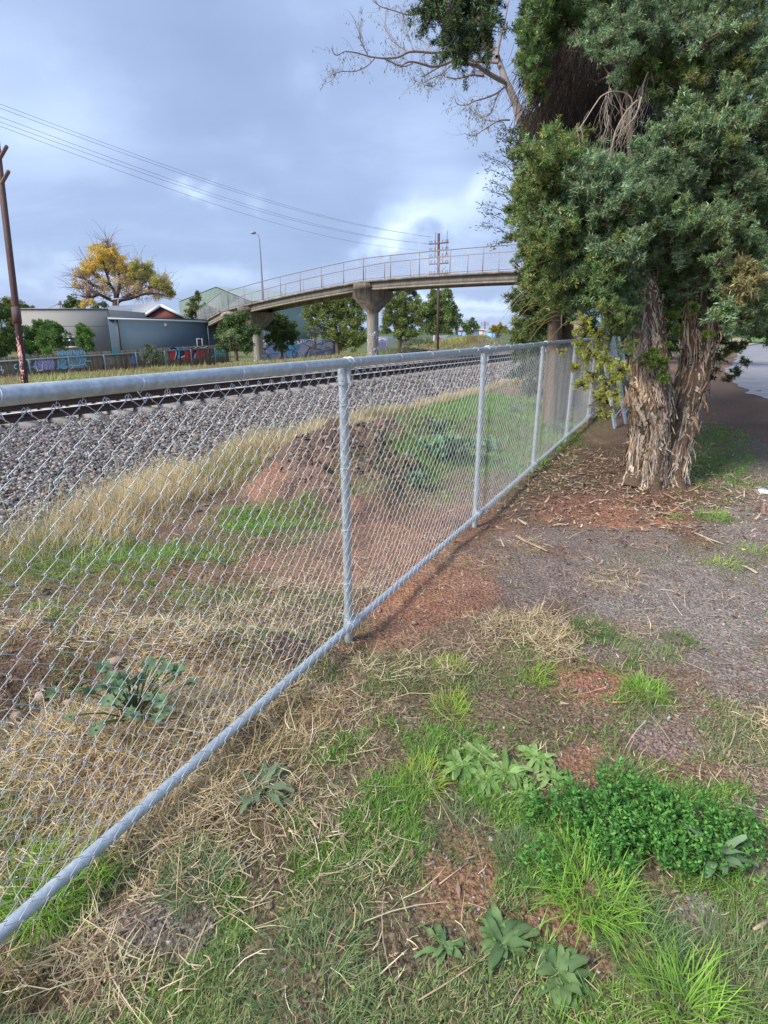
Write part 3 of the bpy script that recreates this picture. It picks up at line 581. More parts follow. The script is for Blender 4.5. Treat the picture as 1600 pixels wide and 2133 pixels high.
def lean_panels():
    f3 = np.array([FD[0], FD[1], 0]); fn = np.array([FD[1], -FD[0], 0])
    specs = [((1280, 893), (1222, 700), 'outer galvanised mesh frame leaning against the fence beside the shaggy trunk'), ((1300, 888), (1252, 690), 'inner galvanised mesh frame propped behind the outer one beside the shaggy trunk')]
    for n, (bp, tp, lab) in enumerate(specs):
        b = gz(*bp); b = b + f3 * .25 * n; top = np.array([FP1[0], FP1[1], 0]) + f3 * ((b[:2] - FP1) @ FD + .25) + fn * (.05 + .05 * n); top[2] = FZ1 + .12
        up = top - b; up /= np.linalg.norm(up); h = 1.75
        root = empty('leaning_frame', b, lab, 'fence panel', 'mesh frames leaning against the fence'); fr = MB(); W = 1.9
        for k in (0, .17, W - .17, W): fr.tube([b + f3 * k, b + f3 * k + up * h], .021, 10)
        for k in (.16, .9, h - .02): fr.tube([b + up * k, b + f3 * W + up * k], .012, 8)
        smooth_angle(fr.build('frame', M['galv'], root))
        me = MB()
        for k in np.arange(.05, W, .06): me.tube([b + f3 * k + up * .16, b + f3 * k + up * (h - .02)], .0012, 3)
        for k in np.arange(.16, h, .06): me.tube([b + up * k, b + f3 * W + up * k], .0012, 3)
        me.build('wire_mesh', M['wire'], root)
lean_panels()
# ------------------------------------------------------------------ railway tracks
def track(L0, label, n_sl):
    d3 = np.array([TD[0], TD[1], 0]); n3 = np.array([TN[0], TN[1], 0]); s0, s1 = -7.0, 75.0
    o = np.array([*XY(L0, 0), 0]); zr = .09
    root = empty('railway_track', o, label, 'railway track', 'railway tracks beside the fence')
    for k in range(n_sl):
        s = -4.2 + .615 * k; c = o + d3 * s + [0, 0, zr - .155 - .09]; m = MB(); w2 = 1.35
        prof = [(-.13, -.09), (.13, -.09), (.10, .09), (-.10, .09)]
        poly = [c - n3 * w2 + d3 * (a + random.uniform(-.004, .004)) + np.array([0, 0, b]) for a, b in prof]; m.prism(poly, n3 * 2 * w2, col=np.array([.40, .355, .31]) * random.uniform(.8, 1.1))
        m.build('sleeper', M['sleeper'], root)
    for g in (-.8, .8):
        prof = [(-.07, 0), (.07, 0), (.07, .012), (.014, .028), (.010, .11), (.034, .122), (.034, .155), (.028, .158), (-.028, .158), (-.034, .155), (-.034, .122), (-.010, .11), (-.014, .028), (-.07, .012)]
        m = MB(); n = len(prof); a = o + d3 * s0 + n3 * g + [0, 0, zr - .158]; b = o + d3 * s1 + n3 * g + [0, 0, zr - .158]
        v = [p + n3 * x + np.array([0, 0, z]) for p in (a, b) for x, z in prof]; j = np.arange(n); k = (j + 1) % n
        m.add(v, np.stack([j, k, k + n, j + n], 1)); r = m.build('rail', M['rust'], root)
        m = MB(); m.box((a + b) / 2 + [0, 0, .1615], (s1 - s0, .068, .006), np.array([d3, n3, [0, 0, 1]])); m.build('polished_head', M['railtop'], r)
M['sleeper'] = mat('sleeper_concrete', attr=True, rough=.95, namp=.25, nscale=8)
track(12.0, 'nearer railway track on pale sleepers along the stony ballast', 95)
track(16.4, 'farther railway track beyond the first one next to the grass bank', 70)
# ------------------------------------------------------------------ footbridge
def unit_(v): return v / np.linalg.norm(v)
M['stained'] = mat('soot_stained_concrete', (.27, .225, .17), rough=.9, namp=.3, nscale=1.3, col2=(.085, .07, .055), bump=.4, bscale=30, stretch=(2, 2, .6), detail=7)
def bridge():
    O = np.array([-1.13, 32.8]); root = empty('footbridge', (O[0], O[1], 0), 'concrete pedestrian footbridge with metal mesh handrails arching over the railway', 'footbridge')
    uR = np.array([.843, -.537, 0]); uL = np.array([-.80, .60, 0]); uL /= np.linalg.norm(uL); uL2 = unit_(np.array([-.42, .907, 0]))
    wv = np.array([.50, .86, 0]); wv /= np.linalg.norm(wv); W = 2.3; Z = lambda z: np.array([0, 0, z])
    o3 = np.array([O[0], O[1], 0])
    # deck centre polyline (front edge): right part rising slightly, left part descending
    def fp(s):   # s>0 right, s<0 left ; returns front edge point, top of deck
        if s >= 0: return o3 + uR * s + Z(4.10 + .028 * s - .0022 * s * s)
        if s < -12.5: return fp(-12.5) + uL2 * (-12.5 - s) - Z(.062 * (-12.5 - s))
        return o3 + uL * (-s) + Z(4.10 + .073 * s - (0.0026 * s * s if s > -9 else .0026 * 81 + .055 * (-s - 9)))
    S = [-26, -22, -18, -14, -11.5, -9.0, -6.5, -4, -2, 0, 2, 4, 6, 8, 10, 12, 15, 18]
    def sweep(prof, name, m, S=S, smooth=False):
        mb = MB(); n = len(prof); v = []
        for s in S:
            p = fp(s)
            for a, b in prof: v.append(p + wv * a + Z(b))
        q = []
        for i in range(len(S) - 1):
            for j in range(n): k = (j + 1) % n; q.append([i * n + j, i * n + k, (i + 1) * n + k, (i + 1) * n + j])
        e = (len(S) - 1) * n
        mb.add(v, q, [[0, k + 1, k] for k in range(1, n - 1)] + [[e, e + k, e + k + 1] for k in range(1, n - 1)]); return mb.build(name, m, root)
    sweep([(-.06, -.10), (W + .06, -.10), (W + .06, 0), (-.06, 0)], 'deck', M['concrete'])
    def spans(a, b):
        n = 6; return [a + (b - a) * k / n for k in range(n + 1)]
    P2, P1, P3, P0 = -.12, -10.2, 10.6, -21.5
    for x, y in ((P0 + .6, P1 - .55), (P1 + .55, P2 - .56), (P2 + .56, P3 - .6), (P3 + .6, 18)):
        sweep([(.10, -.42), (.30, -.42), (.30, -.103), (.10, -.103)], 'edge_beam', M['conc_pale'], spans(x, y))
        sweep([(.05, -.50), (.36, -.50), (.36, -.423), (.05, -.423)], 'edge_beam', M['conc_pale'], spans(x, y))
        sweep([(W - .35, -.48), (W - .12, -.48), (W - .12, -.103), (W - .35, -.103)], 'edge_beam', M['concrete'], spans(x, y))
    sweep([(.363, -.30), (W - .353, -.30), (W - .353, -.103), (.363, -.103)], 'soffit_slab', M['concrete'])
    for s, hw in ((P2, .62), (P1, .62), (P3, .62), (P0, .5)):
        p = fp(s); u = uR if s >= 0 else -uL; c = p + wv * (W / 2); z = p[2]; m = MB()
        zb = float(hgt(c[0], c[1])) - .3
        # seat block, octagonal flared capital, round column
        ax = np.array([u, wv, [0, 0, 1]])
        def ring(ru, rw, zz, ch=.42):
            return [c * [1, 1, 0] + u * a * ru + wv * b * rw + Z(zz) for a, b in ((-1, -ch), (-ch, -1), (ch, -1), (1, -ch), (1, ch), (ch, 1), (-ch, 1), (-1, ch))]
        m.box(c * [1, 1, 0] + Z(z - .27), (1.05, W * .99 + .24, .34), ax)
        lv = [ring(.98, 1.25, z - .44, .6), ring(.98, 1.25, z - .80, .6), ring(.34, .36, z - 1.62)]
        v = np.vstack(lv); j = np.arange(8); k = (j + 1) % 8
        m.add(v, np.vstack([np.stack([i * 8 + j, i * 8 + k, i * 8 + 8 + k, i * 8 + 8 + j], 1) for i in range(2)]), [[0, a, a + 1] for a in range(1, 7)] + [[16, 16 + a + 1, 16 + a] for a in range(1, 7)])
        pr = empty_child('pier', c * [1, 1, 0], root)
        m.build('capital', M['stained'], pr)
        m = MB(); zz = np.linspace(zb, z - 1.6, 9); m.tube([c * [1, 1, 0] + Z(a) for a in zz], .335, 24); col = smooth_angle(m.build('column', M['conc_pale'], pr), 40)
        # graffiti scrawl around the foot of the column
        g = MB(); rr = random.Random(int(s * 7) + 3); front = math.atan2(-c[1], -c[0])
        tone = [(.60, .58, .68), (.42, .42, .46), (.66, .64, .70), (.5, .6, .72)] if s != P1 else [(.62, .72, .85), (.75, .76, .82), (.5, .62, .8), (.12, .13, .16)]
        for i in range(26):
            a0 = front + rr.uniform(-1.3, 1.3); z0 = zb + .35 + rr.uniform(.0, 1.35); pts = []
            da, dz = rr.uniform(-.5, .5), rr.uniform(-.25, .25)
            for t in np.linspace(0, 1, 8): a = a0 + da * t + .12 * math.sin(t * 7 + i); pts.append(c * [1, 1, 0] + np.array([math.cos(a) * .336, math.sin(a) * .336, z0 + dz * t + .09 * math.sin(t * 5 + i * 2)]))
            g.tube(pts, .022, 4, col=rr.choice(tone))
        g.build('graffiti', M['attr_flat'], pr)
    # handrails
    M['rail_paint'] = mat('pinkish_grey_rail', (.30, .25, .24), rough=.6, metal=.1, namp=.15, nscale=6)
    M['mesh_screen'] = screen_mat()
    for side in (.0, W):
        m = MB(); SS = np.linspace(-26, 18, 60); m.tube([fp(s) + wv * side + Z(1.12) for s in SS], .026, 6)
        m.tube([fp(s) + wv * side + Z(.08) for s in SS], .018, 5); h = m.build('handrail', M['rail_paint'], root)
        for s in list(np.arange(-25.5, 0, 1.72)) + [0.0] + list(np.arange(1.75, 18, 1.75)):
            m = MB(); m.tube([fp(s) + wv * side + Z(-.02), fp(s) + wv * side + Z(1.12)], .030 if s == 0 else .021, 5); m.build('baluster', M['rail_paint'], h)
        m = MB()
        for s in np.arange(-25.5, 18, .11): m.tube([fp(s) + wv * side + Z(.09), fp(s) + wv * side + Z(1.10)], .0042, 3, caps=False)
        for z in np.arange(.15, 1.1, .11): m.tube([fp(s) + wv * side + Z(z) for s in SS], .0042, 3, caps=False)
        m.build('mesh_infill', M['screenwire'], h)
def empty_child(name, loc, parent):
    o = bpy.data.objects.new(name, None); COL.objects.link(o); o.parent = parent; o.location = Vector(tuple(loc)); o.matrix_parent_inverse = parent.matrix_basis.inverted(); return o
def screen_mat():
    M['screenwire'] = mat('screen_wire', (.62, .60, .66), rough=.6, metal=.2, namp=0); return M['screenwire']

bridge()
# ------------------------------------------------------------------ foliage
def leaves(mb, P, D, L, Wd, col, tip=None):
    """one folded diamond leaf per row: P base, D unit direction, L length, Wd width"""
    n = len(P); r = rng.normal(size=(n, 3)); s = np.cross(D, r); s /= np.linalg.norm(s, axis=1)[:, None] + 1e-9; u = np.cross(s, D)
    L = np.broadcast_to(L, (n,))[:, None]; Wd = np.broadcast_to(Wd, (n,))[:, None]
    V = np.stack([P, P + D * L * .45 + s * Wd / 2 + u * Wd * .15, P + D * L + u * L * -.08, P + D * L * .45 - s * Wd / 2 + u * Wd * .15], 1)
    q = np.arange(n)[:, None] * 4; mb.add(V.reshape(-1, 3), q + [0, 1, 2, 3], None, np.repeat(col, 4, 0))
def unit(v): return v / (np.linalg.norm(v, axis=-1, keepdims=True) + 1e-9)
def sprigs(mb, C, N, nl, L, Wd, col, spread=1.0):
    """star shaped tuft of narrow leaves at each C pointing along N"""
    m = len(C); C = np.repeat(C, nl, 0); Nn = np.repeat(N, nl, 0); c = np.repeat(col, nl, 0)
    D = unit(Nn * rng.uniform(.1, 1.0, (m * nl, 1)) + spread * unit(rng.normal(size=(m * nl, 3))))
    off = Nn * (rng.random((m * nl, 1)) * L * .9)
    c = c * rng.uniform(.8, 1.2, (m * nl, 1))
    leaves(mb, C + off, D, L * rng.uniform(.45, 1.35, m * nl), Wd * rng.uniform(.6, 1.3, m * nl), c)
def branchpath(a, b, n=8, wob=.1, sag=0):
    a = np.asarray(a, float); b = np.asarray(b, float); t = np.linspace(0, 1, n)[:, None]; l = np.linalg.norm(b - a)
    o = np.cumsum(rng.normal(0, wob * l / n, (n, 3)), 0); o -= t * o[-1]
    return a * (1 - t) + b * t + o + np.array([0, 0, 1]) * (np.sin(t * math.pi) * sag * l)
# ------------------------------------------------------------------ shaggy paperbark tree in front
def paperbark():
    base = gz(1368, 1012); dT = 5.72
    root = empty('paperbark_tree', base, 'shaggy barked tree with a forked trunk and dense blue green foliage on the right', 'tree')
    def stem(pts):
        c = []; r = []
        for y, xl, xr, d in pts: c.append(U((xl + xr) / 2, y, d)); r.append((xr - xl) / 2 / F * d)
        return np.array(c), np.array(r)
    left = [(1020, 1280, 1394, 5.80), (1000, 1296, 1390, 5.79), (980, 1303, 1389, 5.78), (940, 1308, 1394, 5.74), (890, 1312, 1396, 5.70), (850, 1312, 1396, 5.66), (810, 1310, 1396, 5.62), (770, 1312, 1390, 5.60), (730, 1318, 1386, 5.58), (690, 1321, 1382, 5.58), (650, 1323, 1376, 5.58), (610, 1328, 1372, 5.60), (560, 1326, 1358, 5.62), (480, 1318, 1342, 5.7), (380, 1310, 1330, 5.8), (260, 1305, 1322, 5.9), (120, 1300, 1314, 6.0), (-100, 1300, 1310, 6.2)]
    right = [(1022, 1335, 1446, 5.84), (1002, 1348, 1434, 5.83), (980, 1353, 1431, 5.82), (940, 1362, 1436, 5.82), (890, 1385, 1446, 5.84), (850, 1398, 1458, 5.86), (810, 1404, 1468, 5.88), (770, 1416, 1478, 5.90), (730, 1425, 1484, 5.92), (700, 1434, 1490, 5.92), (660, 1448, 1496, 5.92), (630, 1460, 1500, 5.95), (590, 1468, 1502, 6.0), (520, 1474, 1500, 6.1), (420, 1486, 1508, 6.2), (250, 1500, 1520, 6.3), (60, 1520, 1536, 6.4)]
    fork = [(740, 1426, 1466, 5.82), (700, 1420, 1462, 5.80), (660, 1422, 1456, 5.80), (600, 1432, 1456, 5.85), (500, 1440, 1458, 5.9), (380, 1440, 1456, 6.0)]
    m = MB(); st = []
    for pts in (left, right, fork):
        c, r = stem(pts); t = np.linspace(0, 1, len(c)); n = 90; tt = np.linspace(0, 1, n)
        c = np.stack([np.interp(tt, t, c[:, i]) for i in range(3)], 1); r = np.interp(tt, t, r) * .88; st.append((c, r)); sides = 40
        th = np.arange(sides) / sides * 2 * math.pi; zz = c[:, 2:3]
        rg = 1 + .22 * (fbm(np.cos(th)[None] * 3.2 + 9 + zz * .7, np.sin(th)[None] * 3.2 + zz * .8, 3, 5) - .5) * 2 + .10 * (fbm(th[None] * 5 + zz, zz * 3, 2, 6) - .5) * 2
        k = fbm(np.cos(th)[None] * 5 + zz * .5, np.sin(th)[None] * 5 + zz * 1.2, 3, 8)
        sh = (rg - .8).mean(1)
        m.tube(c, r, sides, caps=True, rough=rg, col=np.array([.15, .10, .07]) * np.ones((n, 3)))
    trunk = m.build('trunk', M['bark'], root, smooth=True)
    # peeling strips of papery bark
    m = MB()
    tones = [(.58, .46, .33), (.70, .58, .43), (.50, .39, .28), (.32, .18, .11), (.42, .25, .155), (.52, .46, .38), (.15, .10, .07), (.64, .50, .34), (.42, .36, .30)]
    for (c, r), cnt in zip(st, (4300, 3700, 260)):
        n = len(c); hmax = 60 if cnt > 200 else 40
        for _ in range(cnt):
            i = random.uniform(0, hmax if cnt > 200 else 55); l = random.uniform(.10, .42) * (1.0 if random.random() < .8 else 1.6); tilt = random.gauss(0, .10); a0 = random.uniform(0, 6.283); wd = random.uniform(.004, .017); plate = random.random() < .13
            if plate: l = random.uniform(.05, .15); wd = random.uniform(.022, .05); tilt = random.gauss(.1, .25)
            peel = random.choice([0, .002, .004, .008, .016]) + (random.random() < .10) * random.uniform(.02, .06); up = random.random() < .5
            K = 6; dz = l / (K - 1); pts = []; zi = float(np.interp(i, np.arange(n), c[:, 2]))
            for k in range(K):
                z = zi - dz * k + l * .5
                if z < base[2] - .02: z = base[2] + random.uniform(-.01, .03)
                cc = np.array([np.interp(z, c[:, 2], c[:, 0]), np.interp(z, c[:, 2], c[:, 1]), z]); rr = float(np.interp(z, c[:, 2], r))
                a = a0 + tilt * (k - K / 2) * dz / max(rr, .05) + .05 * math.sin(k * 1.7 + a0 * 5); e = (k / (K - 1)) if not up else 1 - k / (K - 1)
                rg = 1 + .2 * (float(fbm(math.cos(a) * 3.2 + 9 + z * .7, math.sin(a) * 3.2 + z * .8, 3, 5)) - .5) * 2
                R = rr * rg + (.014 if plate else .004) + peel * e * e + .004 * math.sin(k * 2 + a0)
                w_ = wd * (1 - .5 * abs(2 * k / (K - 1) - 1)) * (1 if k not in (0, K - 1) else .55)
                da = w_ / max(rr, .05); tw = .006 + peel * .3 * e
                o1 = cc + np.array([math.cos(a - da / 2), math.sin(a - da / 2), 0]) * (R + tw * random.uniform(-.5, .6)); o2 = cc + np.array([math.cos(a + da / 2), math.sin(a + da / 2), 0]) * (R + tw * random.uniform(-.5, .6))
                pts += [o1, o2]
            col = np.array(random.choice(tones)) * random.uniform(.75, 1.2)
            m.add(pts, [[2 * k, 2 * k + 1, 2 * k + 3, 2 * k + 2] for k in range(K - 1)], col=col)
    # torn flap and hanging shreds
    for (px, py, l, sx) in [(1308, 815, .32, -.35), (1304, 830, .25, -.2), (1468, 835, .2, .4), (1318, 640, .35, -.2), (1310, 700, .25, -.3), (1440, 870, .3, .5), (1330, 950, .3, -.1), (1500, 690, .2, .1), (1462, 760, .2, .2), (1430, 905, .3, .9)]:
        p = U(px, py, 5.55); d = unit(np.array([sx, -.15, -1.0])); s = unit(np.cross(d, [0, 1, 0])); K = 6; pts = []
        for k in range(K):
            t = k / (K - 1); p = p + rng.normal(0, .006, 3); w_ = .016 * (1 - t * .5) * (.6 + .4 * math.sin(3 * t + px)) ; q = p + d * l * .7 * t + np.array([0, -.05, 0]) * math.sin(t * 2.6) ; pts += [q - s * w_ + [0, .01 * (k % 2), 0], q + s * w_]
        m.add(pts, [[2 * k, 2 * k + 1, 2 * k + 3, 2 * k + 2] for k in range(K - 1)], col=np.array(random.choice([tones[3], tones[2], tones[4], tones[8]])))
    m.build('peeling_bark', M['bark'], trunk)
    return root, st
def puffs_in(polys, n, seed, dfun):
    r = np.random.default_rng(seed); out = []
    def inside(p, x, y):
        c = False; j = len(p) - 1
        for i in range(len(p)):
            if (p[i][1] > y) != (p[j][1] > y) and x < (p[j][0] - p[i][0]) * (y - p[i][1]) / (p[j][1] - p[i][1]) + p[i][0]: c = not c
            j = i
        return c
    xs = [q[0] for q in polys]; ys = [q[1] for q in polys]; tries = 0; md = math.sqrt((max(xs) - min(xs)) * (max(ys) - min(ys)) / n) * .62
    while len(out) < n and tries < n * 200:
        tries += 1; x = r.uniform(min(xs), max(xs)); y = r.uniform(min(ys), max(ys))
        if not inside(polys, x, y): continue
        if x < 1200 and y > -80 and min(xs) > 1040: x += 26 * min(1, (1200 - x) / 120)
        if any((x - a) ** 2 + (y - b) ** 2 < md * md for a, b, _ in out): 
            if tries > n * 120: md *= .995
            continue
        out.append((x, y, dfun(x, y, r)))
    return out
def puff(mb, tw, c, r, n, cols, L=.043, Wd=.0085, nl=9, root=None, up=.35, shell=.55, squash=.8, flick=None):
    c = np.asarray(c, float); K = 15; n = int(n * 1.2); ls_ = rng.uniform(.65, 1.2); L = L * ls_; Wd = Wd * ls_; n = int(n / ls_ ** .9)
    A = unit(rng.normal(size=(K, 3)) + np.array([0, -.15, up])); A[:, 2] *= squash; ln = rng.uniform(.55, 1.25, K); kcol = rng.uniform(.75, 1.3, (K, 1))
    k = rng.integers(0, K, n); t = (.25 + .85 * rng.random((n, 1)) ** .7)
    D = unit(A[k] + rng.normal(0, .22, (n, 3))); side = unit(rng.normal(size=(n, 3)))
    P = c + A[k] * (ln[k][:, None] * r * t) + side * r * .34 * rng.random((n, 1)) * (1.15 - .6 * t); P[:, 2] -= .10 * r * (t[:, 0] ** 2)
    col = palette(n, cols, .14) * kcol[k]; dd = rng.random(n) < .02; col[dd] = np.array([.34, .24, .13])
    # tips are brighter, new growth
    col = col * (.72 + .75 * rng.random((n, 1)) ** 2) 
    sprigs(mb, P, unit(D + [0, 0, .5]), nl, L, Wd, col)
    if tw is not None:
        for k in range(11):
            e = c + A[k] * r * ln[k]; s0 = c + (rng.normal(0, .15, 3)) * r if root is None else root
            tw.tube(branchpath(s0, e, 5, .12), np.linspace(.009, .002, 5), 4, caps=False, col=np.array([.12, .09, .065]))
BLUEG = [(0.230, 0.333, 0.178), (0.287, 0.408, 0.218), (0.178, 0.276, 0.144), (0.380, 0.506, 0.276)]
MIDG = [(0.197, 0.323, 0.113), (0.161, 0.281, 0.098), (0.253, 0.378, 0.140)]
OLIVE = [(0.299, 0.333, 0.103), (0.368, 0.380, 0.115), (0.241, 0.287, 0.092)]
YEL = [(.54, .54, .09), (.60, .57, .10), (.42, .47, .09), (.30, .38, .09)]
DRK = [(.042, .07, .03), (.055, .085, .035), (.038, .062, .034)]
def paperbark_crown(root, st):
    mb = MB(); tw = MB(); r = np.random.default_rng(5)
    trunkp = U(1400, 560, 5.8)
    def do(polys, n, df, rad, cnt, cols, seed, **kw):
        for x, y, d in puffs_in(polys, n, seed, df):
            cl = cols(x, y) if callable(cols) else cols
            R = rad * r.uniform(.75, 1.25); puff(mb, tw, U(x, y, d), R, int(cnt * (R / rad) ** 2), cl, **kw)
    # front mass: left lobe
    def c1(x, y):
        k = random.random()
        if k > .93: return OLIVE + MIDG
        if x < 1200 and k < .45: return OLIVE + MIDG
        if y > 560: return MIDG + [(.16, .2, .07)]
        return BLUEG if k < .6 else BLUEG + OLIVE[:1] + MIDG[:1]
    do([(1085, 330), (1150, 310), (1220, 330), (1260, 375), (1330, 375), (1350, 330), (1400, 270), (1440, 230), (1520, 200), (1600, 190), (1600, 430), (1520, 450), (1480, 470), (1440, 500), (1330, 500), (1290, 560), (1240, 640), (1180, 630), (1120, 560), (1085, 480)], 105, lambda x, y, r: 5.0 + r.uniform(0, .9) + .0006 * abs(x - 1350), .22, 330, c1, 11)
    do([(1060, 380), (1120, 350), (1140, 520), (1150, 600), (1070, 560), (1052, 450)], 16, lambda x, y, r: 6.2 + r.uniform(0, .7), .20, 300, OLIVE + MIDG, 12)
    # upper right mass
    do([(1225, -40), (1600, -40), (1600, 190), (1500, 200), (1400, 190), (1330, 150), (1250, 110), (1225, 60)], 55, lambda x, y, r: 5.2 + r.uniform(0, .9), .24, 330, lambda x, y: (OLIVE + MIDG) if (random.random() < .28 or (1420 < x < 1560 and 110 < y < 200)) else BLUEG, 13)
    do([(1090, -60), (1260, -60), (1250, 50), (1190, 60), (1130, 90), (1095, 140), (1082, 60)], 24, lambda x, y, r: 6.0 + r.uniform(0, .8), .24, 300, MIDG, 14)
    do([(1078, 60), (1100, 40), (1100, 160), (1085, 230), (1074, 150)], 7, lambda x, y, r: 6.9 + r.uniform(0, .5), .15, 170, OLIVE + MIDG, 15, squash=1.3)
    # band that hangs under the lit front: its shade put into darker leaf colours, behind the stems
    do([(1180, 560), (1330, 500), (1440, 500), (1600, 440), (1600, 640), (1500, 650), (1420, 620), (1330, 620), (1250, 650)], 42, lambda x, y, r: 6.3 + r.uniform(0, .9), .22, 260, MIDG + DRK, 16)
    do([(1500, 480), (1640, 440), (1640, 700), (1570, 690), (1510, 650), (1490, 600)], 26, lambda x, y, r: 4.9 + r.uniform(0, .9), .15, 130, BLUEG + MIDG, 17)
    do([(1470, 440), (1560, 440), (1560, 560), (1470, 560)], 5, lambda x, y, r: 5.3 + r.uniform(0, .3), .13, 120, [(.33, .27, .12), (.38, .31, .15), (.2, .22, .07)], 18)
    do([(1525, 560), (1575, 540), (1575, 600), (1530, 610)], 4, lambda x, y, r: 4.8 + r.uniform(0, .2), .10, 100, [(.42, .35, .18), (.36, .30, .14), (.25, .26, .09)], 19)
    do([(1170, 540), (1330, 520), (1330, 600), (1300, 650), (1200, 640)], 22, lambda x, y, r: 5.3 + r.uniform(0, .5), .16, 170, BLUEG + MIDG, 41)
    do([(1330, 480), (1450, 480), (1450, 600), (1400, 640), (1385, 560), (1340, 560)], 12, lambda x, y, r: 5.5 + r.uniform(0, .4), .13, 100, MIDG + BLUEG, 42)
    # back of the crown
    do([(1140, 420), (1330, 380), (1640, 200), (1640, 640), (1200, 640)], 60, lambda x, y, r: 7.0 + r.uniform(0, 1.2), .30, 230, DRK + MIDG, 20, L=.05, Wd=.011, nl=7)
    # crown outside the frame: overhead and to the right
    do([(1600, -300), (2500, -300), (2600, 640), (1600, 640)], 60, lambda x, y, r: 5.4 + r.uniform(0, 2.0), .34, 180, BLUEG + MIDG, 21, L=.06, Wd=.012, nl=7)
    do([(1040, -700), (2500, -700), (2500, -50), (1080, -50)], 70, lambda x, y, r: 6.2 + r.uniform(0, 2.2), .42, 170, BLUEG + DRK, 22, L=.07, Wd=.014, nl=7)
    # yellow sprays hanging to the left of the trunk
    for k, (x, y, rr_) in enumerate([(1215, 680, .10), (1245, 700, .13), (1280, 690, .13), (1225, 730, .09), (1260, 750, .10), (1290, 770, .10), (1265, 800, .09), (1235, 780, .08), (1250, 830, .08), (1205, 720, .07), (1300, 720, .10), (1268, 850, .07), (1248, 862, .05), (1215, 800, .07), (1200, 765, .06), (1170, 728, .035), (1310, 660, .12), (1270, 650, .14), (1285, 820, .06)]):
        puff(mb, tw, U(x, y, 5.35 + .3 * math.sin(k)), rr_, int(170 * (rr_ / .1) ** 2), YEL if x < 1262 or y > 745 else YEL[2:] + MIDG, L=.026, Wd=.0052, squash=1.15, up=-.2)
    for x, y, rr_ in [(1350, 750, .07), (1375, 755, .07), (1385, 790, .05), (1365, 735, .05), (1395, 720, .04), (1440, 640, .06), (1400, 660, .07), (1410, 690, .05), (1478, 700, .05)]:
        puff(mb, None, U(x, y, 5.3 if x < 1400 else 5.5), rr_, int(110 * (rr_ / .07) ** 2), [(.16, .24, .04), (.12, .19, .04)], L=.03, Wd=.006)
    # small low spray on the right
    for x, y, rr_ in [(1495, 712, .10), (1520, 730, .09), (1500, 745, .08), (1540, 722, .08), (1548, 755, .05), (1530, 775, .06), (1515, 790, .05), (1475, 740, .09), (1490, 770, .05), (1480, 790, .05)]:
        puff(mb, tw, U(x, y, 5.9), rr_, int(120 * (rr_ / .08) ** 2), [(.07, .10, .035), (.10, .13, .045), (.05, .075, .03)], L=.026, Wd=.006)
    cr = mb.build('crown', M['leaf'], root)
    for k in range(30):      # limbs carrying the crown
        i = random.randint(58, 84); s = st[0 if random.random() < .5 else 1]; a = s[0][i]
        e = U(random.uniform(1150, 1700), random.uniform(-50, 420), random.uniform(6.2, 7.6)); n = 9
        tw.tube(branchpath(a, e, n, .12, .06), np.linspace(.022, .006, n), 6, caps=False, col=np.array([.15, .105, .075]))
    tw.build('limbs', M['twig'], root)
    # pale dead branches hanging in the hollow of the crown
    db = MB(); pale = np.array([.50, .41, .33])
    def pl(pts, d, r0, r1):
        p = np.array([U(x, y, d + (k % 2) * .03) for k, (x, y) in enumerate(pts)]); t = np.linspace(0, 1, len(p)); tt = np.linspace(0, 1, len(p) * 4)
        p = np.stack([np.interp(tt, t, p[:, i]) for i in range(3)], 1); p[1:-1] = (p[:-2] + p[1:-1] * 2 + p[2:]) / 4; db.tube(p, np.linspace(r0, r1, len(p)) * .62, 6, col=pale * random.uniform(.8, 1.1)); return p
    main = [pl([(1185, 290), (1212, 262), (1235, 225), (1252, 200), (1273, 190), (1300, 192), (1314, 202), (1318, 218)], 5.35, .007, .013), pl([(1273, 192), (1272, 184)], 5.35, .007, .006), pl([(1336, 202), (1330, 228), (1322, 245), (1306, 262), (1292, 276), (1275, 292)], 5.35, .016, .005),
            pl([(1328, 208), (1306, 230), (1292, 252), (1282, 272), (1276, 300), (1270, 322)], 5.3, .010, .004), pl([(1338, 200), (1340, 175), (1350, 150)], 5.5, .014, .012), pl([(1262, 200), (1264, 225), (1270, 262)], 5.4, .008, .003), pl([(1318, 218), (1312, 230)], 5.35, .009, .007)]
    for k in range(90):
        p = random.choice(main); s = p[random.randint(0, len(p) - 1)]; l = random.uniform(.1, .45); e = s + np.array([random.gauss(-.1, .25), random.gauss(0, .15), -1.0]) * l; q = branchpath(s, e, 6, .35)
        db.tube(q, np.linspace(.0026, .0010, 6), 4, caps=False, col=pale * random.uniform(.5, 1.05))
    db.build('dead_branch', M['twig'], root)
pb_root, pb_st = paperbark(); paperbark_crown(pb_root, pb_st)
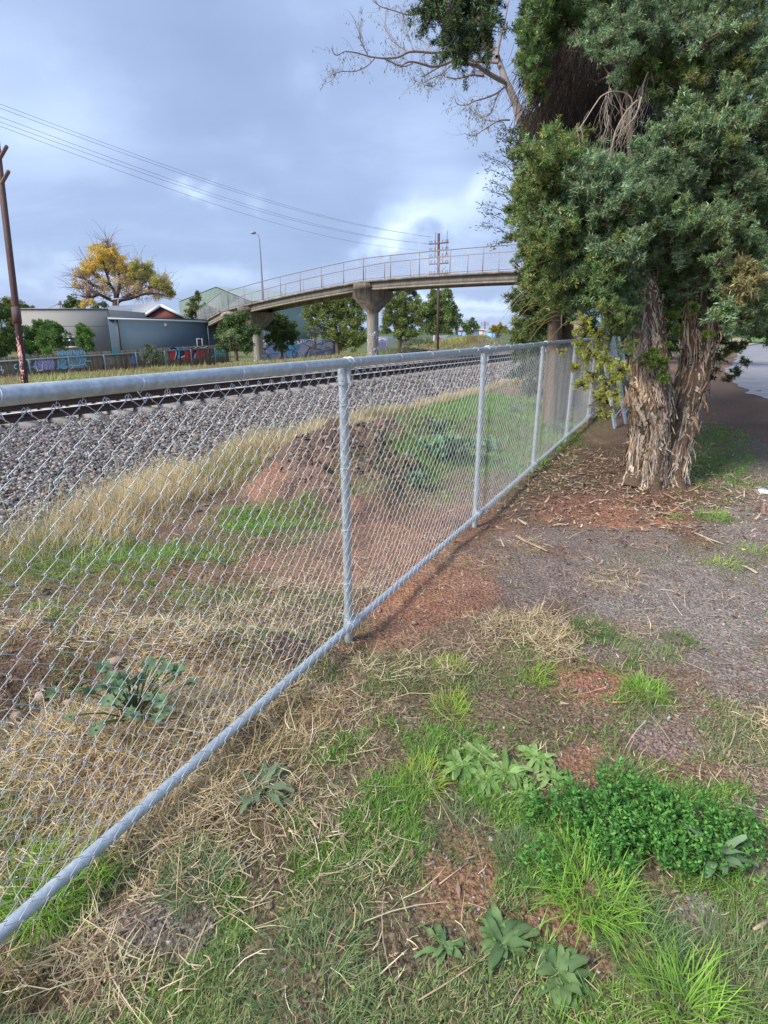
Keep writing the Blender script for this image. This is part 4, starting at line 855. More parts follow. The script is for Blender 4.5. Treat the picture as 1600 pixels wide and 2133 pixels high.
# ------------------------------------------------------------------ second tree behind the fence
def cypress():
    b = gz(1150, 892); root = empty('drooping_tree', b, 'taller dark tree with two straight trunks standing just behind the wire fence', 'tree')
    def trunk(pts, name='trunk'):
        c = np.array([U((a + b_) / 2, y, d) for y, a, b_, d in pts]); r = np.array([(b_ - a) / 2 / F * d for y, a, b_, d in pts]); n = 60; t = np.linspace(0, 1, len(c)); tt = np.linspace(0, 1, n)
        c = np.stack([np.interp(tt, t, c[:, i]) for i in range(3)], 1); r = np.interp(tt, t, r); th = np.arange(24) / 24 * 6.283
        rg = 1 + .16 * (fbm(np.cos(th)[None] * 4 + 9 + c[:, 2:3] * .1, np.sin(th)[None] * 4 + c[:, 2:3] * .2, 2, 5) - .5) * 2
        m = MB(); m.tube(c, r, 24, rough=rg, col=np.array([.20, .145, .11])); return m.build(name, M['bark'], root, smooth=True)
    trunk([(897, 1124, 1166, 9.6), (850, 1130, 1160, 9.5), (780, 1134, 1163, 9.45), (700, 1140, 1168, 9.4), (600, 1142, 1166, 9.4), (500, 1142, 1162, 9.5), (350, 1140, 1158, 9.6), (100, 1130, 1148, 9.8), (-300, 1120, 1135, 10)])
    trunk([(880, 1160, 1184, 9.9), (800, 1162, 1186, 9.8), (700, 1170, 1194, 9.7), (600, 1174, 1196, 9.7), (450, 1180, 1200, 9.8), (200, 1185, 1202, 10), (-200, 1190, 1205, 10.2)])
    mb = MB(); tw = MB(); r = np.random.default_rng(8)
    def do(polys, n, df, rad, cnt, cols, seed, **kw):
        for x, y, d in puffs_in(polys, n, seed, df):
            R = rad * r.uniform(.75, 1.25); puff(mb, tw, U(x, y, d), R, int(cnt * (R / rad) ** 2), cols(x, y) if callable(cols) else cols, **kw)
    K = dict(L=.06, Wd=.012, nl=7, up=0)
    do([(1062, 270), (1110, 250), (1150, 300), (1130, 400), (1068, 420), (1050, 340)], 18, lambda x, y, r: 8.4 + r.uniform(0, .8), .22, 190, OLIVE + MIDG + BLUEG[:1], 31, **K)
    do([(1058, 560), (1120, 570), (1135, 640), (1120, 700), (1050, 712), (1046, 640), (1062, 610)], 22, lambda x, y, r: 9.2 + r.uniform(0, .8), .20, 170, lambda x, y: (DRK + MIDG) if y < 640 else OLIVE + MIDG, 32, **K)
    do([(1100, 560), (1220, 560), (1220, 650), (1180, 660), (1120, 650)], 12, lambda x, y, r: 8.6 + r.uniform(0, .6), .2, 130, OLIVE + MIDG, 33, **K)
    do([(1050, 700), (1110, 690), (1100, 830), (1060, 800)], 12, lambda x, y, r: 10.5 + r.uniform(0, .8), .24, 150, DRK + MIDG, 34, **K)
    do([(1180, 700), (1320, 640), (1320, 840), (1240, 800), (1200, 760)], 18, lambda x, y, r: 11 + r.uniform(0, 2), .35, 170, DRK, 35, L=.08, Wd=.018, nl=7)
    # dark clump hanging in at the top and the canopy above it
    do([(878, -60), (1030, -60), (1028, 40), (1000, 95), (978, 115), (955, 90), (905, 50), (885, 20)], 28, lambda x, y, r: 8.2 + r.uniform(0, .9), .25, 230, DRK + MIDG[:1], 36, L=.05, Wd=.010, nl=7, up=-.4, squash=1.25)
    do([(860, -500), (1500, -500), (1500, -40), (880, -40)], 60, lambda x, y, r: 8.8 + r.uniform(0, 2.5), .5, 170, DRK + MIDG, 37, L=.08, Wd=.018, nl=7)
    # back of the canopy over the hollow, its shade painted as near-black leaves
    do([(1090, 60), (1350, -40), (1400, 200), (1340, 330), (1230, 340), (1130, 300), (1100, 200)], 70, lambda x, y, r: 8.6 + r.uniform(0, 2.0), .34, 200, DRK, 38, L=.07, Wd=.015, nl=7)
    mb.build('crown', M['leaf'], root)
    # brown hanging twigs, toned darker for the shade of the hollow
    for k in range(2600):
        x = random.uniform(1105, 1390); y = random.uniform(40, 320)
        if y > 330 - abs(x - 1230) * .5: continue
        s = U(x, y, random.uniform(7.0, 8.4)); l = random.uniform(.25, .8); e = s + unit(np.array([random.gauss(-.25, .35), random.gauss(0, .3), -1])) * l
        tw.tube(branchpath(s, e, 5, .25), np.linspace(.005, .0018, 5), 3, caps=False, col=np.array(random.choice([(.085, .062, .05), (.065, .048, .042), (.12, .09, .07), (.05, .04, .04)])))
    for k in range(230):     # frayed twigs along the left edge against the sky
        x = random.uniform(1075, 1130); y = random.uniform(90, 300); s = U(x + 20, y - 20, 8.0 + random.random()); e = s + unit(np.array([random.gauss(-.3, .5), 0, -1])) * random.uniform(.12, .4)
        tw.tube(branchpath(s, e, 4, .25), np.linspace(.004, .0015, 4), 3, caps=False, col=np.array([.08, .065, .05]))
    for k in range(60):
        a = U(random.uniform(1140, 1190), random.uniform(-200, 650), 9.5); e = U(random.uniform(1060, 1350), random.uniform(-250, 640), random.uniform(8.6, 10.5)); tw.tube(branchpath(a, e, 7, .15, .08), np.linspace(.03, .006, 7), 5, caps=False, col=np.array([.12, .085, .065]))
    # drooping fronds at the lower left
    for k in range(26):
        x = random.uniform(1060, 1180); y = random.uniform(600, 690); s = U(x + 40, y - 20, 8.9); e = U(x - 25, y + 25, 8.7); q = branchpath(s, e, 8, .1, .15); tw.tube(q, np.linspace(.006, .002, 8), 4, caps=False, col=np.array([.34, .28, .13]))
    tw.build('limbs', M['twig'], root)
    # silvery sprays reaching out over the sky
    mb = MB(); 
    for (x0, y0, x1, y1) in [(1075, 340, 1040, 312), (1072, 360, 1008, 325), (1080, 380, 1012, 352), (1078, 430, 1015, 395), (1075, 455, 1002, 428), (1070, 490, 998, 470), (1062, 505, 1022, 515), (1065, 300, 1035, 290), (1062, 275, 1040, 268), (1080, 410, 1022, 380), (1070, 470, 1010, 445)]:
        d0 = 8.2; q = branchpath(U(x0, y0, d0), U(x1, y1, d0 - .2), 12, .12, .06)
        mb.tube(q, np.linspace(.006, .002, 12), 4, caps=False, col=np.array([.20, .16, .16]))
        P = np.repeat(q, 7, 0) + rng.normal(0, .03, (84, 3)); t = unit(q[-1] - q[0]); D = unit(t + rng.normal(0, .6, (84, 3))); leaves(mb, P, D, .06, .012, palette(84, [(.20, .22, .19), (.16, .19, .14), (.24, .22, .21)], .2))
    mb.build('spray', M['leaf'], root)
cypress()
# ------------------------------------------------------------------ bare tree
def bare_tree():
    D = 12.5; root = empty('bare_tree', [*(UY(1100, 800, 12.3)[:2]), 0], 'almost leafless tree with thin branches and hanging seed pods against the sky', 'tree')
    tr = MB(); tw = MB(); pod = MB(); bc = np.array([.36, .30, .28])
    def pl(pts, r0, r1, dd=0, mbx=None, sides=7):
        p = np.array([U(x, y, D + dd * k / len(pts)) for k, (x, y) in enumerate(pts)]); t = np.linspace(0, 1, len(p)); tt = np.linspace(0, 1, len(p) * 5)
        p = np.stack([np.interp(tt, t, p[:, i]) for i in range(3)], 1)
        for _ in range(3): p[1:-1] = (p[:-2] + p[1:-1] * 2 + p[2:]) / 4
        (mbx or tr).tube(p, np.linspace(r0, r1, len(p)) * .8, sides, caps=False, col=bc * random.uniform(.85, 1.1)); return p
    g = G(1150, 905)
    tr.tube([np.array([4.1, 12.0, -.1]), np.array([4.0, 12.0, 1.5]), U(1120, 420, D), U(1100, 300, D), U(1078, 225, D)], [.16, .15, .13, .12, .11], 12, col=bc)
    main = [pl([(1078, 225), (1066, 195), (1052, 165), (1040, 130), (1030, 100), (1012, 75), (1000, 40), (985, 0), (975, -60)], .11, .03, .4), pl([(1035, 118), (1040, 90), (1050, 50), (1060, 0)], .05, .02, .5)]
    br = [pl([(1050, 170), (1030, 160), (1010, 148), (998, 138), (985, 135), (965, 128)], .07, .045, -.6), pl([(998, 138), (1010, 160), (985, 155), (950, 165), (930, 160)], .035, .015, -.5), pl([(1038, 130), (1020, 128), (990, 128), (960, 120), (930, 130), (905, 145), (880, 160)], .05, .02, .4), pl([(965, 128), (945, 125), (925, 135), (900, 140), (870, 130), (850, 128), (835, 138)], .045, .018, -.8),
          pl([(930, 108), (900, 110), (870, 107), (850, 108), (830, 120), (800, 122), (770, 118), (745, 110), (718, 106), (700, 118), (690, 100)], .04, .008, -1), pl([(960, 108), (930, 108)], .045, .04, 0), pl([(780, 122), (765, 138), (740, 150), (710, 148), (694, 155), (690, 170)], .018, .006, -.6), pl([(800, 122), (815, 130), (840, 140), (860, 132)], .018, .014, .3),
          pl([(768, 118), (755, 95), (748, 70), (747, 45)], .016, .004, -.4), pl([(850, 108), (830, 95), (812, 80), (803, 55), (802, 25)], .022, .006, .5), pl([(880, 28), (850, 32), (820, 22), (795, 15), (776, 2)], .02, .008, -.6), pl([(920, 20), (880, 28)], .03, .02, 0), pl([(860, 107), (850, 70), (840, 40), (845, 10)], .014, .005, .3),
          pl([(1052, 180), (1035, 195), (1010, 205), (990, 210), (970, 220), (952, 218), (948, 205)], .03, .006, -.5), pl([(1040, 190), (1030, 215), (1025, 235), (1010, 245), (990, 238), (980, 225)], .02, .006, .4), pl([(1062, 250), (1040, 250), (1020, 262), (1000, 275), (985, 285), (968, 278)], .025, .006, -.5), pl([(1050, 255), (1010, 250), (985, 240)], .014, .004, .3),
          pl([(940, 135), (920, 155), (895, 165), (880, 175), (860, 165)], .02, .006, .5), pl([(900, 110), (890, 90), (870, 80), (860, 50), (880, 20)], .012, .004, .5), pl([(930, 150), (905, 180), (885, 178)], .012, .005, -.3), pl([(1030, 100), (1010, 120), (985, 128)], .03, .02, .2)]
    allp = br * 2 + main
    lv = []
    for k in range(900):
        p = random.choice(allp if k < 500 else lv); i = random.randint(1, len(p) - 2); s = p[i]; t = unit(p[min(i + 2, len(p) - 1)] - p[max(i - 2, 0)]); l = random.uniform(.12, .5) if k < 500 else random.uniform(.08, .25)
        d = unit(t * .7 + np.array([random.gauss(-.1, .5), random.gauss(0, .6), random.gauss(.12, .55)])); q = branchpath(s, s + d * l, 7, .3, random.uniform(-.1, .2)); tw.tube(q, np.linspace(.0042 if k < 500 else .0028, .0013, 7), 3, caps=False, col=bc * random.uniform(.8, 1.05)); lv.append(q)
    P = []
    for k in range(1500):
        q = random.choice(lv); P.append(q[random.randint(3, 6)] + np.array([random.gauss(0, .02), random.gauss(0, .02), random.uniform(-.06, 0)]))
    P = np.array(P); Dn = unit(np.array([0, 0, -1.]) + rng.normal(0, .35, P.shape)); leaves(pod, P, Dn, rng.uniform(.035, .085, len(P)), rng.uniform(.012, .022, len(P)), palette(len(P), [(.17, .17, .09), (.20, .15, .10), (.15, .18, .08), (.24, .22, .13)], .2))
    M['paletwig'] = M['twig']
    tr.build('trunk', M['twig'], root, smooth=True); tw.build('twigs', M['twig'], root); pod.build('seed_pods', M['leaf'], root)
bare_tree()
# ------------------------------------------------------------------ trees and bushes beyond the tracks
def crown(mb, blobs, d, leaf, cols, dens=1.0, grow=1.1, depthr=1.0, hole=.25, seed=0):
    r = np.random.default_rng(seed + 100); leaf = leaf * .72; dens = dens * .62
    for x, y, rp in blobs:
        c = U(x, y, d + r.uniform(-.3, .3) * rp / F * d); R = rp / F * d * grow
        k = int(min(26, 9 + 3 * R / (leaf * 2))); tot = 15.0 * math.pi * R * R / (leaf * leaf * .42) * dens
        D = unit(r.normal(size=(k, 3)) + [0, 0, .15]); sc = c + D * R * r.uniform(.15, 1.08, (k, 1)) * [1, depthr, .9]
        for s in sc:
            sr = R * r.uniform(.2, .5); n = max(5, int(tot / k))
            E = unit(r.normal(size=(n, 3)) + [0, 0, .35]); P = s + E * sr * r.uniform(.3, 1.0, (n, 1)) * [1, 1, .75]
            col = palette(n, cols, .2, r) * r.uniform(.75, 1.25)
            leaves(mb, P, unit(E + r.normal(0, .7, (n, 3))), leaf * r.uniform(.6, 1.3, n), leaf * r.uniform(.35, .6, n), col)
def tree(name, label, cat, base_px, d, blobs, leaf, cols, trunk=None, group=None, dens=1.0, seed=0, tcol=(.12, .09, .07), limbs=5, zbase=None):
    b = U(base_px[0], base_px[1], d); b[2] = float(hgt(b[0], b[1])) if zbase is None else zbase
    root = empty(name, b, label, cat, group); mb = MB(); rs = random.Random(seed); blobs = blobs + [(q[0] + rs.uniform(-.6, .6) * q[2], q[1] + rs.uniform(-.9, .5) * q[2], q[2] * rs.uniform(.3, .55)) for q in blobs for _ in (0, 1)]; crown(mb, blobs, d, leaf, cols, dens, seed=seed); mb.build('crown', M['leaf'], root)
    t = MB(); cx = np.mean([q[0] for q in blobs]); cy = np.mean([q[1] for q in blobs]); h = U(cx, cy, d); rr = (trunk or 10) / F * d / 2
    t.tube(branchpath(b, h, 8, .05), np.linspace(rr * 1.2, rr * .6, 8), 8, col=np.array(tcol))
    for k in range(limbs):
        q = blobs[k % len(blobs)]; s = b * .45 + h * .55 + rng.normal(0, .05, 3); t.tube(branchpath(s, U(q[0], q[1], d), 7, .15), np.linspace(rr * .6, rr * .15, 7), 5, caps=False, col=np.array(tcol))
    t.build('trunk', M['twig'], root); return root
FG = [(.10, .17, .055), (.15, .235, .075), (.21, .30, .09), (.28, .35, .11)]
FO = [(.28, .32, .10), (.37, .39, .13), (.21, .26, .085), (.15, .19, .07)]
FL = [(.16, .30, .07), (.20, .35, .08), (.12, .24, .06)]
tg = 'trees and bushes beyond the railway'
# autumn tree
def autumn():
    d = 62; b = U(242, 700, d); b[2] = -1.6
    root = empty('autumn_tree', b, 'large spreading tree with golden autumn leaves and bare purple twigs behind the grey building', 'tree', tg)
    t = MB(); tc = np.array([.075, .05, .045]); pts = []
    def pl(q, r0, r1):
        p = np.array([U(x, y, d + random.uniform(-1, 1) * (k > 1)) for k, (x, y) in enumerate(q)]); tt = np.linspace(0, 1, len(p) * 4); t0 = np.linspace(0, 1, len(p)); p = np.stack([np.interp(tt, t0, p[:, i]) for i in range(3)], 1); t.tube(p, np.linspace(r0, r1, len(p)), 6, caps=False, col=tc); pts.append(p)
    t.tube([b, U(243, 660, d), U(241, 632, d)], [.42, .38, .36], 8, col=tc)
    for q in [[(241, 632), (240, 610), (228, 590), (222, 570), (215, 545), (208, 520)], [(242, 625), (248, 600), (250, 580), (245, 555), (240, 530)], [(240, 628), (225, 622), (205, 612), (185, 602), (165, 600), (150, 598)], [(244, 630), (262, 618), (275, 612), (290, 600), (305, 585)], [(250, 625), (270, 622), (300, 612), (330, 612), (350, 618)], [(248, 590), (265, 575), (280, 562), (300, 558)], [(228, 590), (205, 580), (190, 565), (180, 545)], [(205, 612), (190, 620), (170, 618)], [(222, 570), (232, 550), (228, 520), (222, 505)], [(215, 600), (195, 595), (175, 580), (158, 575)], [(275, 612), (310, 600), (330, 590), (345, 600)]]: pl(q, .22, .05)
    tw = MB()
    for k in range(800):
        p = random.choice(pts); s = p[random.randint(4, len(p) - 1)]; l = random.uniform(.6, 2.6); e = s + unit(np.array([random.gauss(0, .6), random.gauss(0, .6), random.gauss(.45, .5)])) * l; tw.tube(branchpath(s, e, 5, .25), np.linspace(.026, .010, 5), 3, caps=False, col=np.array([.30, .20, .22]) * random.uniform(.7, 1.1))
    t.build('trunk', M['twig'], root); tw.build('twigs', M['twig'], root)
    mb = MB(); Y1 = [(.92, .68, .13), (.95, .74, .20), (.85, .62, .14), (.62, .56, .18)]; Y2 = [(.46, .46, .14), (.60, .54, .15), (.38, .42, .13), (.72, .60, .16)]
    for bl, c, dn in [([(218, 535, 22), (195, 555, 20), (230, 550, 22), (255, 560, 20), (180, 568, 14), (205, 525, 16), (240, 535, 16)], Y1, .9), ([(285, 570, 20), (310, 578, 22), (335, 595, 22), (350, 612, 14), (300, 560, 18), (275, 580, 16)], Y2, .9), ([(165, 570, 16), (180, 600, 18), (215, 600, 20), (250, 600, 22), (290, 605, 20), (200, 512, 14), (225, 515, 14), (320, 612, 18), (160, 595, 12), (265, 590, 18), (345, 600, 14), (355, 615, 10)], [(.80, .62, .30), (.70, .54, .36), (.84, .68, .26)], .34), ([(176, 634, 10), (190, 630, 9)], Y1, .8)]:
        crown(mb, bl, d, .20, c, dn, seed=3)
    mb.build('crown', M['leaf'], root)
autumn()
tree('leafy_shrub', 'broad bright green bush in front of the grey building wall left of its window', 'bush', (90, 760), 38, [(75, 700, 24), (100, 695, 22), (120, 700, 18), (60, 722, 24), (95, 725, 28), (125, 722, 18), (85, 678, 14), (112, 680, 12)], .17, FL[:2] + FG[:2], 8, tg, seed=1)
tree('leafy_shrub', 'small upright green sapling in front of the grey wall right of its window', 'bush', (176, 745), 38, [(170, 690, 13), (182, 700, 14), (175, 715, 15), (186, 720, 11), (168, 706, 10), (170, 680, 7)], .15, FL, 4, tg, seed=2)
tree('dense_tree', 'dark green tree cut off by the left edge behind the leaning telegraph pole', 'tree', (0, 760), 37, [(0, 655, 24), (-20, 640, 26), (10, 700, 26), (-15, 720, 30), (25, 715, 18), (5, 735, 16), (40, 725, 12)], .18, FG[:3], 10, tg, seed=3)
tree('yellowing_tree', 'rounded yellow green tree behind the left end of the grey building', 'tree', (40, 700), 70, [(20, 645, 18), (40, 640, 18), (58, 648, 12), (5, 650, 16), (30, 665, 14), (22, 680, 10)], .28, [(.20, .21, .05), (.26, .24, .06), (.15, .17, .05)], 10, tg, seed=4)
tree('dense_tree', 'small dark round tree peeping over the grey building roof below the golden tree', 'tree', (155, 700), 66, [(140, 636, 10), (155, 630, 12), (170, 636, 8), (200, 640, 8), (215, 636, 8)], .26, FG[:2] + FO[:1], 8, tg, seed=5)
tree('slender_tree', 'slender olive tree with pale tips in front of the green warehouse', 'tree', (410, 720), 52, [(405, 640, 14), (410, 622, 9), (398, 655, 12), (420, 652, 12), (412, 612, 5)], .22, [(.20, .22, .07), (.27, .27, .10), (.14, .17, .05)], 6, tg, dens=.7, seed=6)
tree('bright_bush', 'lime green bushy tree between the warehouse and the footbridge ramp', 'bush', (432, 720), 50, [(430, 645, 12), (440, 650, 10), (425, 658, 12)], .2, FL, 5, tg, seed=7)
tree('dense_tree', 'dark glossy tree in front of the ramp beside the dark blue building', 'tree', (492, 760), 34, [(480, 680, 22), (500, 672, 20), (465, 690, 14), (512, 700, 20), (485, 705, 22), (470, 720, 16), (505, 725, 16), (455, 700, 10), (530, 690, 12)], .16, FG[:3] + [(.045, .08, .035)], 8, tg, seed=8)
tree('flowering_shrub', 'small thin stemmed bush with pale blossoms near the end of the paling fence', 'bush', (478, 760), 31, [(478, 700, 12), (468, 704, 9), (490, 703, 9), (480, 694, 8)], .12, FG[2:] + [(.2, .26, .1), (.5, .5, .42)], 2, tg, dens=.6, seed=9)
tree('dense_tree', 'dark green tree immediately right of the farther bridge pier', 'tree', (588, 760), 40, [(575, 665, 18), (590, 680, 20), (600, 695, 18), (575, 700, 20), (585, 718, 16), (608, 710, 12), (565, 680, 14)], .18, FG[:2] + [(.10, .12, .04)], 7, tg, seed=10)
tree('broad_tree', 'wide olive green tree under the bridge span left of the middle pier', 'tree', (705, 760), 50, [(660, 640, 20), (690, 630, 22), (720, 628, 20), (745, 635, 18), (645, 662, 14), (675, 660, 24), (710, 655, 26), (745, 665, 20), (690, 690, 22), (725, 690, 24), (750, 700, 18), (655, 688, 16), (715, 715, 16), (740, 720, 14), (640, 640, 8)], .22, FO + FG[2:], 9, tg, seed=11)
tree('broad_tree', 'rounded olive tree just right of the middle bridge pier', 'tree', (830, 745), 55, [(815, 640, 18), (835, 635, 20), (860, 645, 20), (815, 665, 22), (845, 670, 22), (870, 668, 16), (830, 695, 20), (858, 695, 18), (805, 690, 12), (835, 622, 9)], .22, FO + FG[1:3], 9, tg, seed=12)
tree('broad_tree', 'deep green tree behind the second telegraph pole', 'tree', (912, 745), 60, [(900, 640, 20), (925, 630, 20), (885, 655, 20), (915, 660, 22), (940, 650, 16), (895, 685, 18), (925, 685, 18), (945, 672, 12), (905, 615, 12), (932, 612, 10)], .25, FG + FO[:1], 9, tg, seed=13)
tree('gum_tree', 'tall thin grey green gum tree rising behind the others under the bridge deck', 'tree', (845, 720), 80, [(830, 612, 12), (850, 608, 14), (838, 622, 12), (862, 620, 12), (820, 625, 10), (812, 640, 8)], .3, [(.10, .12, .07), (.13, .15, .09), (.08, .10, .06)], 5, tg, dens=.55, seed=14)
tree('gum_tree', 'airy dark gum at the right end of the tree row near the distant pole', 'tree', (952, 720), 75, [(945, 665, 10), (955, 660, 8), (950, 680, 8), (940, 650, 8), (960, 672, 6)], .28, FG[:2] + [(.09, .11, .06)], 4, tg, dens=.5, seed=15)
tree('dense_tree', 'low round tree at the far end of the row left of the distant pole', 'tree', (980, 710), 95, [(968, 680, 9), (982, 676, 11), (990, 684, 7), (975, 690, 8)], .35, FG, 5, tg, seed=16)
tree('autumn_bush', 'small orange yellow bush in the far distance beside the railway', 'bush', (1035, 715), 90, [(1028, 686, 7), (1040, 682, 9), (1050, 688, 7), (1038, 692, 7)], .3, [(.50, .38, .05), (.42, .36, .07), (.25, .25, .07)], 4, tg, seed=17)
tree('grey_shrub', 'low grey green wattle shrub growing against the paling fence', 'bush', (315, 765), 32, [(312, 730, 10), (325, 738, 11), (300, 742, 9), (318, 748, 12), (335, 745, 8), (306, 720, 5)], .13, [(.17, .22, .14), (.13, .18, .10), (.21, .25, .17)], 3, tg, dens=.6, seed=18)
tree('grey_shrub', 'silvery shrub in front of the graffiti wall left of the wide olive tree', 'bush', (655, 730), 44, [(655, 688, 9), (665, 692, 8), (648, 696, 7)], .16, [(.24, .27, .24), (.18, .22, .17)], 3, tg, dens=.5, seed=19)
tree('weed_clump', 'tall pale weeds below the second telegraph pole', 'bush', (870, 745), 44, [(862, 712, 9), (880, 712, 8), (895, 714, 9), (850, 718, 7)], .14, [(.20, .24, .14), (.26, .28, .18)], 2, tg, dens=.35, seed=20)
# distant trees to the right of the road
rg_ = 'trees across the road'
tree('dense_tree', 'dark tree mass across the road close to the right trunk', 'tree', (1500, 712), 60, [(1490, 650, 30), (1520, 640, 34), (1500, 680, 26), (1535, 675, 26), (1480, 610, 36), (1520, 600, 36)], .3, DRK + FG[:2], 8, rg_, seed=21, zbase=0)
tree('dense_tree', 'dark tree mass across the road at the right edge', 'tree', (1600, 712), 64, [(1570, 650, 34), (1605, 645, 34), (1580, 685, 26), (1620, 680, 30), (1570, 600, 36), (1620, 600, 36), (1680, 640, 50)], .3, DRK + FG[:2], 8, rg_, seed=22, zbase=0)
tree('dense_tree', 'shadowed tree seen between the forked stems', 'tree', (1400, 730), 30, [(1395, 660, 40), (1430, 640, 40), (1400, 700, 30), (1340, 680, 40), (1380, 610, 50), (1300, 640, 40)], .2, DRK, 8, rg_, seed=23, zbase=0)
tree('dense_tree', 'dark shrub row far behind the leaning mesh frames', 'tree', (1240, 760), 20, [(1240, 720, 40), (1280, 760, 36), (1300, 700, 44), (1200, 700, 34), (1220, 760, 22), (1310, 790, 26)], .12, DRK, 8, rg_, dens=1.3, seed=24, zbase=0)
# ------------------------------------------------------------------ buildings
def wallbox(mb, a, b, zb, zt, th, col=(.5, .5, .5)):
    """upright slab from plan point a to b, front face on the a-b line, thickness th away from the camera"""
    a = np.array([a[0], a[1], 0]); b = np.array([b[0], b[1], 0]); d = unit(b - a); n = np.array([-d[1], d[0], 0]); 
    if n[1] < 0: n = -n
    c = (a + b) / 2 + n * th / 2; c[2] = (zb + zt) / 2; mb.box(c, (np.linalg.norm(b - a), th, zt - zb), np.array([d, n, [0, 0, 1]]), col); return d, n
def grey_building():
    # plan corners surveyed along the front
    A = U(38, 690, 42); B = U(228, 690, 42.5); ztop = U(38, 646, 42)[2]; zt2 = U(228, 643, 42.5)[2]; zt = (ztop + zt2) / 2
    root = empty('grey_building', [A[0], A[1], -1.6], 'plain rendered grey building with one white framed window left of the dark blue one', 'building')
    m = MB(); d, n = wallbox(m, A, B, -1.6, zt, .25); n2 = n
    Ab, Bb = A + n * 9, B + n * 9
    m.box((A + Ab) / 2 * [1, 1, 0] + d * .125 + n * .13 + [0, 0, (zt - 1.6) / 2], (.25, 8.7, zt + 1.6), np.array([d, n, [0, 0, 1]])); m.box((B + Bb) / 2 * [1, 1, 0] - d * .125 + n * .13 + [0, 0, (zt - 1.6) / 2], (.25, 8.7, zt + 1.6), np.array([d, n, [0, 0, 1]]))
    m.box((A + Bb) / 2 * [1, 1, 0] + n * .13 + [0, 0, zt - .5], (np.linalg.norm(B - A) - .52, 8.7, .1), np.array([d, n, [0, 0, 1]]))
    wl = m.build('wall', mat('grey_render', (.33, .32, .30), rough=.95, namp=.02, nscale=.8, spec=.1), root)
    m = MB(); c = (A + B) / 2 * [1, 1, 0] + [0, 0, zt + .03]; m.box(c + n * .12, (np.linalg.norm(B - A) + .1, .36, .06), np.array([d, n, [0, 0, 1]])); c2 = c.copy(); c2[2] = U(130, 679, 42.2)[2]; m.box(c2 - n * .004, (np.linalg.norm(B - A), .012, .03), np.array([d, n, [0, 0, 1]])); m.build('parapet_capping', mat('capping', (.30, .29, .28), rough=.7, namp=.05), wl)
    w = U(143, 713, 42.1); w = A + d * float((w - A) @ d); w[2] = U(143, 713, 42.1)[2]; m = MB(); ax = np.array([d, n, [0, 0, 1]]); W, H = 1.05, .72
    for s in (-1, 1): m.box(w + d * s * W / 2 - n * .03, (.09, .08, H + .09), ax); m.box(w + [0, 0, s * H / 2] - n * .03, (W - .09, .078, .09), ax)
    wf = m.build('window', mat('white_frame', (.75, .76, .78), rough=.5, namp=.03), root)
    m = MB(); m.box(w - n * .012, (W - .1, .02, H - .1), ax); m.build('pane', mat('dark_glass', (.06, .05, .06), rough=.1, namp=.1, nscale=1), wf)
    # roof line clutter: bent bracket and pole
    m = MB(); p0, p1 = U(98, 643, 44), U(124, 632, 44); m.tube([p0, p1], .03, 5); m.tube([p1, U(126, 643, 44)], .05, 5); m.box(U(124, 631, 44), (.25, .2, .35)); m.build('roof_bracket', mat('bracket', (.36, .30, .32), rough=.6, namp=.1), root)
grey_building()
